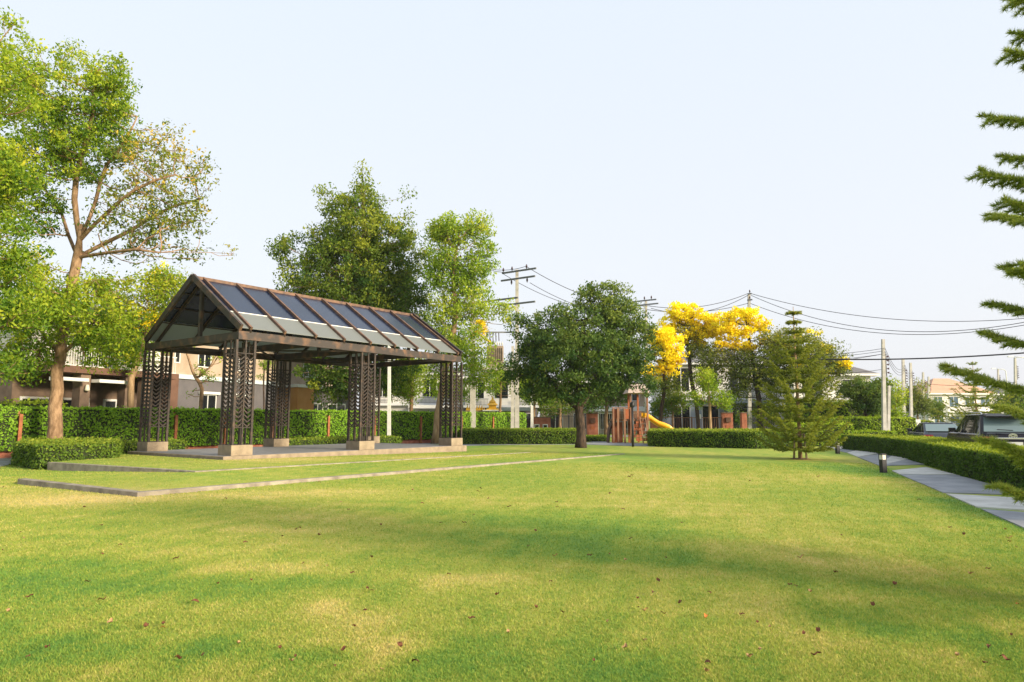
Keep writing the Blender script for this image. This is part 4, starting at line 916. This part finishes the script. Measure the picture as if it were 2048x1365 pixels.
# spirit house
D = 60; root = empty('spirit_house', (gx(985, D), D, 0), 'small golden tiered spirit house on a white pedestal above the vine wall', 'shrine'); s_ = D / 1374
z0 = CAM_H + 18 * s_
mb = MB(); mb.box(-.25, .25, -.25, .25, 0, z0); mb.box(-.85, .85, -.6, .6, z0, z0 + .09); mb.build('pedestal', M['white'], root)
mb = MB(); mb.loft([[(-w, -w, z), (w, -w, z), (w, w, z), (-w, w, z)] for w, z in ((.55, z0 + .092), (.5, z0 + .2), (.32, z0 + .22), (.32, z0 + .5), (.48, z0 + .52), (.25, z0 + .75), (.30, z0 + .78), (.10, z0 + 1.0), (.02, z0 + 1.25))], smooth=False); mb.build('shrine_body', M['gold'], root)
mb = MB()
for x in (-.72, .72):
    mb.tube([(x, -.4, z0 + .092), (x, -.4, z0 + .4)], [.05, .01], 6)
mb.build('finial', M['gold'], root)
root = empty('gilded_planter', (gx(952, D), D, 0), 'golden row of offerings left of the spirit house', 'planter')
mb = MB(); mb.box(-.9, .6, -.3, .3, 0, z0 + .05); mb.build('base', M['concrete'], root)
mb = MB()
for i in range(7): mb.tube([(-.75 + i * .21, 0, z0 + .05), (-.75 + i * .21, 0, z0 + .25), (-.75 + i * .21, 0, z0 + .55)], [.10, .08, .01], 6)
mb.box(-.85, .55, -.25, .25, z0 + .05, z0 + .22); mb.build('offering', M['gold'], root)

# ------------------------------------------------------------------ utility poles and wires
def insul(mb, p, h=.28, r=.085):
    p = Vector(p); mb.tube([p, p + Vector((0, 0, h * .25)), p + Vector((0, 0, h * .3)), p + Vector((0, 0, h * .5)), p + Vector((0, 0, h * .55)), p + Vector((0, 0, h))], [r * .3, r * .35, r, r * .6, r * .95, r * .35], 8)
def pole(px, D, ytop, label, w=.30, lean=0, arms=(), base_px=None, racks=0, mat='pole', twin=0, group='concrete utility poles', nm='utility_pole'):
    top = at(px, ytop, D); x = gx(px, D); root = empty(nm, (x, D, 0), label, 'utility pole', group); H = top.z
    def shaft(dx, H, w):
        mb = MB(); mb.loft([[(dx - w / 2, -w / 2.4, 0), (dx + w / 2, -w / 2.4, 0), (dx + w / 2, w / 2.4, 0), (dx - w / 2, w / 2.4, 0)], [(dx + top.x - x - w * .33, -w / 3.4, H), (dx + top.x - x + w * .33, -w / 3.4, H), (dx + top.x - x + w * .33, w / 3.4, H), (dx + top.x - x - w * .33, w / 3.4, H)]], smooth=False)
        return mb.build('shaft', M[mat], root)
    shaft(0, H, w)
    if twin: shaft(twin, H * .55, w * .85)
    tx = top.x - x
    for (dz, L0, L1, ins, up) in arms:
        d = Vector((.82, -.57, 0)); mb = MB(); p = Vector((tx * (H - dz) / H, -w / 2 - .06, H - dz)); mb.beam(p - d * L0, p + d * L1, .11, .12)
        a = mb.build('crossarm', M['arm'], root)
        for q in ins:
            mi_ = MB(); insul(mi_, p + d * q + Vector((0, 0, .06 if up else -.40)), .34); mi_.build('insulator', M['insul'], a)
    if racks:
        for i in range(racks):
            mb = MB(); z = H - 1.2 - i * .28; mb.box(w * .36 + tx, w * .36 + tx + .16, -.04, .04, z - .03, z + .03); mb.tube([(w * .36 + tx + .16, 0, z - .06), (w * .36 + tx + .16, 0, z + .06)], .05, 8); mb.build('insulator', M['insul'], root)
        mb = MB(); mb.box(w * .36 + tx - .02, w * .36 + tx + .02, -.05, .05, H - 1.2 - racks * .28, H - 1.0); mb.build('rack', M['arm'], root)
    return root
pole(1034, 50, 540, 'tall concrete utility pole with three crossarms beside the transformer', .34, arms=[(.15, 1.35, 1.7, (-1.25, -.45, .85), 1), (.72, 1.45, 1.6, (-.5, .9), 0), (2.6, 1.6, 1.6, (), 1), (2.15, 4.0, .1, (), 1)], twin=-.32)
pole(946, 51, 512, 'tall concrete utility pole half hidden by the slender light green tree', .42, arms=[(.2, 1.5, 1.7, (-1.2, .2, 1.4), 1), (.8, 1.5, 1.6, (), 1)])
pole(1064, 53, 790, 'short leaning pale pole right of the transformer platform', .26, mat='pole_white', nm='utility_pole')
pole(779, 42.5, 640, 'slim white pole in front of the vine wall behind the shelter', .22, mat='pole_white')
pole(1292, 64, 600, 'utility pole whose crossarm pokes out of the dark round tree', .3, arms=[(.1, 1.4, 1.0, (-.2, .5), 1), (.5, 1.3, 1.2, (), 1)])
pole(1498, 66, 589, 'utility pole with its tip showing above the yellow blossom', .34, arms=[(.0, .2, .2, (0,), 1), (.6, .25, .25, (0,), 1)])
pole(1766, 47, 679, 'nearest twin concrete utility pole behind the bright hedge', .27, racks=5, twin=.22)
pole(1806, 68, 717, 'second concrete pole in the row receding along the road', .32, racks=5)
pole(1821, 78, 726, 'third concrete pole in the row receding along the road', .32, racks=5)
pole(1846, 98, 745, 'fourth concrete pole in the row receding along the road', .34, racks=5)
pole(1857, 106, 754, 'fifth and farthest concrete pole in the row along the road', .34, racks=4)
pole(1893, 88, 808, 'short pale pole before the peach-roofed house', .22, mat='pole_white', nm='utility_pole')
pole(2030, 90, 716, 'concrete pole with a stack of insulators near the right edge', .34, racks=6)
pole(1996, 115, 738, 'farther pale pole left of the one with stacked insulators', .32, racks=3)
# transformer on platform between the tall poles
root = empty('pole_transformer', (gx(990, 50.4), 50.4, 0), 'grey-brown transformer on a platform between the two tall poles', 'transformer'); s_ = 50.4 / 1374
zp = CAM_H + 106 * s_
mb = MB(); mb.box(-1.75, 1.55, -.5, .5, zp - .25, zp); mb.build('platform', M['pole'], root)
mb = MB(); mb.box(-.62, .62, -.42, .42, zp + .3, zp + 1.55); mb.box(-.5, .5, -.36, .36, zp + .004, zp + .298); mb.build('tank', M['transf'], root, bevel=.03)
mb = MB()
for i in range(9): mb.box(-.6 + i * .14, -.55 + i * .14, -.56, -.424, zp + .45, zp + 1.4)
mb.build('cooling_fins', M['transf'], root)
for i in range(7):
    mb = MB(); insul(mb, (-.5 + i * .17, 0, zp + 1.552), .5 if i < 3 else .34, .07); mb.build('bushing', M['insul'] if i < 3 else M['pole_white'], root)
mb = MB(); mb.beam((-1.6, 0, zp + 2.6), (1.5, 0, zp + 2.6), .1, .1)
fa = mb.build('fuse_arm', M['arm'], root)
for i in range(5):
    mb = MB(); mb.tube([(-.6 + i * .22, 0, zp + 1.95), (-.62 + i * .22, 0, zp + 2.55)], .035, 6); mb.build('fuse', M['insul'], root)
def wire(p, q, sag, label, r=.022, n=22, group=None):
    p, q = Vector(p), Vector(q); pts = [p.lerp(q, i / n) - Vector((0, 0, 4 * sag * (i / n) * (1 - i / n))) for i in range(n + 1)]
    mb = MB(); mb.tube([a - p for a in pts], r, 5); o = mb.build('overhead_wire', M['cable']); o.location = p; return tag(o, label, 'wire', group)
G = 'overhead power lines'
wire(at(1052, 533, 49), at(1300, 612, 63.5), .9, 'wire running down from the highest insulator of the transformer pole behind the dark tree', .025, group=G)
wire(at(1006, 548, 50.5), at(1292, 616, 64), 1.3, 'middle wire descending from the left insulator of the transformer pole', .022, group=G)
wire(at(1060, 566, 49.2), at(1290, 622, 64.2), 1.0, 'lower wire descending from the second crossarm of the transformer pole', .022, group=G)
wire(at(952, 530, 51), at(1052, 533, 49), .35, 'short wire linking the tops of the two tall transformer poles', .02, group=G)
wire(at(940, 528, 51), at(1006, 545, 50.4), .1, 'second short wire between the two tall transformer poles', .02, group=G)
wire(at(1296, 612, 63.5), at(1497, 587, 66), .7, 'upper wire over the yellow blossom, left of the pole tip', .028, group=G)
wire(at(1302, 617, 63.6), at(1496, 591, 66), 1.0, 'middle wire over the yellow blossom, left of the pole tip', .028, group=G)
wire(at(1290, 619, 64), at(1496, 607, 66), .55, 'lowest wire over the yellow blossom, left of the pole tip', .028, group=G)
wire(at(1500, 587, 66), at(2300, 600, 52), 2.2, 'highest long wire sagging right from the pole tip', .028, n=40, group=G)
wire(at(1502, 591, 66), at(2300, 575, 45), 3.3, 'middle long wire sagging right from the pole tip', .026, n=40, group=G)
wire(at(1500, 607, 66), at(2300, 585, 46), 3.0, 'lowest long wire sagging right from the pole tip', .026, n=40, group=G)
wire(at(1560, 716, 47), at(2300, 682, 36), .45, 'thick black cable bundle crossing in front of the twin pole', .045, n=40, group=G)
wire(at(1540, 725, 47), at(1768, 708, 46.8), .25, 'thin wire just below the thick cable, left of the twin pole', .016, group=G)
for i, y in enumerate((697, 702, 708)):
    wire(at(1560, y + 11, 50), at(1768, y, 46.7), .22, ('highest', 'middle', 'lowest')[i] + ' thin wire reaching the insulator rack of the twin pole from the left', .016, group=G)
for i, y in enumerate((697, 703, 709)):
    wire(at(1770, y, 46.7), at(1810, 731 + i * 5, 67.8), .9, ('highest', 'middle', 'lowest')[i] + ' wire from the twin pole back to the second pole', .016, group=G)
    wire(at(1810, 731 + i * 5, 67.8), at(1825, 742 + i * 4, 77.8), .6, ('highest', 'middle', 'lowest')[i] + ' wire from the second to the third pole of the row', .016, group=G)
wire(at(1830, 765, 95), at(2035, 764, 89.5), .5, 'thin wire crossing the sky in front of the peach roof', .03, group=G)
wire(at(1600, 746, 60), at(1766, 739, 47), .2, 'thin wire from the cream house to the twin pole', .016, group=G)
# street lamps at the far right
for px, D, y, lab in ((2043, 80, 714, 'curved-arm street lamp at the right edge'), (2004, 105, 738, 'farther curved-arm street lamp left of the stacked-insulator pole')):
    root = empty('street_lamp', (gx(px, D) + 1.2, D, 0), lab, 'street lamp'); H = at(px, y, D).z
    mb = MB(); mb.tube([(0, 0, 0), (0, 0, H - .4), (-.3, 0, H - .1), (-1.6, 0, H)], [.1, .06, .05, .04], 8); mb.build('pole', M['pole_white'], root)
    mb = MB(); mb.box(-2.2, -1.55, -.13, .13, H - .04, H + .08); mb.build('lamp_head', M['white'], root, bevel=.03)

# ------------------------------------------------------------------ bollard lights, sign
def bollard(px, y, label):
    p = P(px, y); root = empty('bollard_light', (p.x, p.y, 0), label, 'bollard light', 'bollard lights by the path', rz=R(12))
    boxpart('post', 'black', root, -.075, .075, -.075, .075, 0, .40); boxpart('lens', 'lens', root, -.068, .068, -.068, .068, .401, .54); boxpart('cap', 'black', root, -.08, .08, -.08, .08, .541, .575)
    mb = MB()
    for s in (-1, 1):
        for u in (-1, 1): mb.box(s * .072 - .006, s * .072 + .006, u * .072 - .006, u * .072 + .006, .4, .542)
    mb.build('corner_bar', M['black'], root); return root
bollard(1767, 946, 'black bollard light with cream lens, nearest, beside the slab path')
bollard(1675.5, 908, 'small distant black bollard light beside the staked pine')
D = 60; root = empty('white_sign', (gx(1836, D), D, 0), 'plain white board sign beside the road by the hedge', 'sign')
boxpart('board', 'white', root, -.2, .22, 0, .06, .9, 1.65); boxpart('post', 'pole_white', root, -.03, .03, .065, .12, 0, 1.5)
# small signboard near the railing
D = 59; root = empty('white_sign', (gx(1399, D), D, 0), 'small white house sign on a pole before the brown railing', 'sign')
boxpart('board', 'white', root, -.16, .16, 0, .04, 1.7, 2.1); boxpart('post', 'dark_metal', root, -.03, .03, .045, .1, 0, 2.0)

# ------------------------------------------------------------------ cars (local x forward, y left)
def ring(xr, xf, w, z, n=28, e=5.0):
    c = (xr + xf) / 2; a = (xf - xr) / 2; o = []
    for k in range(n):
        t = 2 * math.pi * k / n; cs, sn = math.cos(t), math.sin(t)
        o.append((c + a * math.copysign(abs(cs) ** (2 / e), cs), w * math.copysign(abs(sn) ** (2 / e), sn), z))
    return o
def car(label, loc, rz, L, Wd, Hh, belt, paint, suv, group='cars parked on the road'):
    root = empty('parked_car', loc, label, 'car', group, rz=rz); w = Wd / 2
    def rring(x0, x1, w_, z, rad_, fr=(.26, .30, .58, .62)):
        o = []
        def arc(cx, cy, a0): return [(cx + rad_ * math.cos(R(a0 + 22.5 * q)), cy + rad_ * math.sin(R(a0 + 22.5 * q)), z) for q in range(5)]
        a, b_ = x0 + rad_, x1 - rad_; y = w_ - rad_
        o += arc(b_, y, 0); o += [(a + (b_ - a) * f, w_, z) for f in fr[::-1]]; o += arc(a, y, 90); o += arc(a, -y, 180)
        o += [(a + (b_ - a) * f, -w_, z) for f in fr]; o += arc(b_, -y, 270); return o
    b = MB(); b.loft([rring(.14, L - .14, w * .92, .28, .2), rring(.02, L - .02, w * .985, .42, .26), rring(0, L, w, .62, .30), rring(.02, L - .03, w, belt - .20, .30), rring(.06, L - .16, w * .975, belt - .05, .30), rring(.10, L - .32, w * .93, belt, .30)]); body = b.build('body', M[paint], root)
    rr = .42 if suv else .75; fr = 1.25 if suv else 1.45
    g = MB(); zs = [0, .35, .7, .93]
    xr = [(.12 if suv else .35) + rr * f for f in zs]; xf = [L - .98 - fr * f for f in zs]; ws = [w * (.915 - .15 * f) for f in zs]
    rings = [rring(a, b_, c, belt + (Hh - belt) * z - (.01 if z == 0 else 0), .16) for a, b_, c, z in zip(xr, xf, ws, zs)]
    g.loft(rings, cap=False); n = len(rings[0])
    paintf = {0, 1, 2, 3, 5, 7, 9, 10, 11, 12, 14, 15, 16, 17, 19, 21, 23, 24, 25, 26}
    g.mi = [1 if (q % n) in paintf else 0 for q in range(len(g.f))]
    g.build('window_glass', [M['carglass'], M[paint]], root)
    rf = MB(); a, b_, c = xr[-1], xf[-1], ws[-1]; hh = Hh - belt
    rf.loft([rring(a - .02, b_ + .02, c + .008, belt + hh * .915, .17), rring(a - .01, b_ + .01, c + .006, belt + hh * .95, .17), rring(a + .05, b_ - .16, c - .05, belt + hh * .975, .17), rring(a + .12, b_ - .5, c - .12, belt + hh * .993, .17), rring(a + .35, b_ - .95, c - .3, Hh, .17)]); rf.build('roof', M[paint], root)
    for s in (-1, 1):
        m_ = MB(); m_.loft([[(L - 1.55 + a * (.09 - .02 * i), s * (w - .03 + .22 * i), belt + .10 + b_ * .08) for a, b_ in ((-1, -1), (1, -1), (1, 1), (-1, 1))] for i in (0, 1)], smooth=False); m_.build('mirror', M['black'] if not suv else M[paint], root, bevel=.02)
        t = MB(); t.box(-.012, .34, s * (w * .80) - .19, s * (w * .80) + .195, belt - .22, belt - .09); t.build('tail_light', M['red'], root, bevel=.03)
        for x in (L * .19, L * .80):
            wh = empty('wheel', (x, s * (w - .12), .36)); wh.parent = root
            t = MB(); n = 24; t.loft([[(math.cos(k / n * 6.2832) * r, y, math.sin(k / n * 6.2832) * r) for k in range(n)] for r, y in ((.24, -.11), (.34, -.11), (.36, -.07), (.36, .07), (.34, .11), (.24, .11))], cap=False); t.build('tyre', M['rubber'], wh)
            t = MB(); t.tube([(0, -.10, 0), (0, .10, 0)], .245, 20); t.build('rim', M['rim'], wh)
    # rear window
    rg_ = MB(); x0, x1 = xr[0], xr[-1]; z0, z1 = belt + .08, belt + (Hh - belt) * .84; f0 = .10; f1 = .84
    def rx(f): return (.12 if suv else .35) + rr * f - .012
    pts = [(rx(f0), -ws[0] * .84, z0), (rx(f0), ws[0] * .84, z0), (rx(f1), ws[-1] * .86, z1), (rx(f1), -ws[-1] * .86, z1)]
    pts = [(a, b_ * 1.07, c) for a, b_, c in pts]; rg_.add(pts + [(a + .03, b_, c) for a, b_, c in pts], [(0, 1, 2, 3), (7, 6, 5, 4), (0, 4, 5, 1), (1, 5, 6, 2), (2, 6, 7, 3), (3, 7, 4, 0)]); rg_.build('rear_window', M['rearglass'], root)
    pm = MB(); pm.box(-.035, .0, -.26, .26, belt - .42, belt - .26); pm.build('number_plate', M['plate'], root)
    if suv:
        c = MB(); c.box(-.05, .02, -.62, .62, belt - .17, belt - .11); c.build('chrome_bar', M['chrome'], root, bevel=.01)
        c = MB(); c.loft([[(-.02 + .18, -.66, Hh - .13), (-.02 + .18, .66, Hh - .13), (.5, .70, Hh - .03), (.5, -.70, Hh - .03)], [(.12, -.66, Hh - .08), (.12, .66, Hh - .08), (.5, .68, Hh + .01), (.5, -.68, Hh + .01)]], smooth=False); c.build('spoiler', M['black'], root)
        c = MB(); n = 24
        for rx_, rz_ in ((.115, .075), (.045, .068), (.085, .028)):
            for k in range(n):
                a, b_ = k / n * 6.2832, (k + 1) / n * 6.2832; zo = .012 if rx_ == .085 else 0
                c.beam((-.012, math.cos(a) * rx_, belt - .06 + zo + math.sin(a) * rz_), (-.012, math.cos(b_) * rx_, belt - .06 + zo + math.sin(b_) * rz_), .02, .014, up=(1, 0, 0))
        c.build('emblem', M['chrome'], root)
        c = MB(); c.beam((.02, -.02, belt + .12), (.05, .42, belt + .15), .03, .03); c.build('wiper', M['black'], root)
        for s in (-1, 1):
            c = MB(); c.tube([(.8, s * .62, Hh - .02), (.95, s * .62, Hh + .05), (2.4, s * .62, Hh + .05), (2.6, s * .62, Hh - .02)], .02, 6); c.build('roof_rail', M['chrome'], root)
    return root
hd = R(90 - 20)
car('dark purple-black estate car seen from behind over the right hedge', (16.65, 22.9, .012), hd, 4.75, 1.88, 1.80, 1.12, 'carpaint', True)
car('blue-grey saloon car parked ahead of the dark car', (20.4, 32.4, .012), hd, 4.5, 1.75, 1.47, .98, 'carpaint2', False)

# ------------------------------------------------------------------ fallen leaves on the lawn
def leafmesh(mat, sd):
    rg = random.Random(sd); mb = MB(); n = 7; vs = []
    L, Wd = .036, .021
    for i in range(n):
        f = i / (n - 1); w = Wd * math.sin(math.pi * (.08 + .84 * f)) * 1.0; z = .006 + .026 * abs(math.sin(f * 3.1 + sd)) * rg.uniform(.4, 1); vs += [(-L + 2 * L * f, -w, z + .012), (-L + 2 * L * f, 0, z), (-L + 2 * L * f, w, z + .010)]
    fs = []
    for i in range(n - 1): a = i * 3; fs += [(a, a + 3, a + 4, a + 1), (a + 1, a + 4, a + 5, a + 2)]
    mb.add(vs, fs, True); o = mb.build('fallen_leaf', M[mat]); return o
protos = [leafmesh(m, i) for i, m in enumerate(('dead', 'dead', 'dead2', 'dead3', 'dead'))]
LAB = ['curled dark brown fallen leaf lying on the lawn', 'flat reddish-brown fallen leaf lying on the lawn', 'pale tan fallen leaf lying on the lawn', 'bright orange fallen leaf lying on the lawn', 'small brown fallen leaf lying on the lawn']
spots = [(175, 1170), (353, 1123), (655, 1137), (882, 1050), (1072, 1066), (1318, 1168), (1484, 1236), (1180, 1117), (1262, 1082), (325, 1262), (800, 1300), (1015, 1272), (1410, 1240), (1620, 1190), (1900, 1060), (2035, 1215), (2020, 1088), (1748, 1217), (668, 1340), (830, 1333), (1125, 1232), (745, 1187), (490, 1090), (240, 1095), (600, 1060), (60, 1200)]
rr_ = random.Random(5)
while len(spots) < 150:
    x, y = rr_.uniform(-20, 2060), 935 + 420 * rr_.random() ** 1.5; p = P(x, y)
    if inpoly(np.array([p.x]), np.array([p.y]), pathpoly)[0] or inpoly(np.array([p.x]), np.array([p.y]), [C1, C0, C2, (C2.x, C2.y + 20), (C1.x - 3, C1.y + 12)])[0]: continue
    spots.append((x, y))
used = set()
for i, (x, y) in enumerate(spots):
    k = rr_.choice((0, 1, 1, 2, 4, 4)) if i not in (9, 15, 12) else 3
    o = protos[k] if k not in used else protos[k].copy()
    if k in used: COL.objects.link(o)
    used.add(k); p = P(x, y); s = rr_.uniform(.32, .68) * (1 + p.y / 16); o.location = (p.x, p.y, .02); o.rotation_euler = (rr_.uniform(-.4, .4), rr_.uniform(-.3, .3), rr_.uniform(0, 6.28)); o.scale = (s, s, s)
    tag(o, LAB[k], 'leaf', LAB[k].replace('leaf', 'leaves').replace('lying', 'strewn'))
for i, p in enumerate(protos):
    if i not in used: bpy.data.objects.remove(p)

# ------------------------------------------------------------------ thin haze in the air
hz_ = MB(); hz_.box(-160, 160, -60, 240, -1, 24); m, t, b = newmat('thin_haze'); t.nodes.remove(b)
vol = t.nodes.new('ShaderNodeVolumePrincipled'); vol.inputs['Color'].default_value = (.92, .95, 1, 1); vol.inputs['Density'].default_value = .00022; vol.inputs['Anisotropy'].default_value = .3
t.links.new(vol.outputs[0], t.nodes['Material Output'].inputs['Volume'])
tag(hz_.build('haze', m), 'thin pale haze in the air', 'haze', kind='stuff')
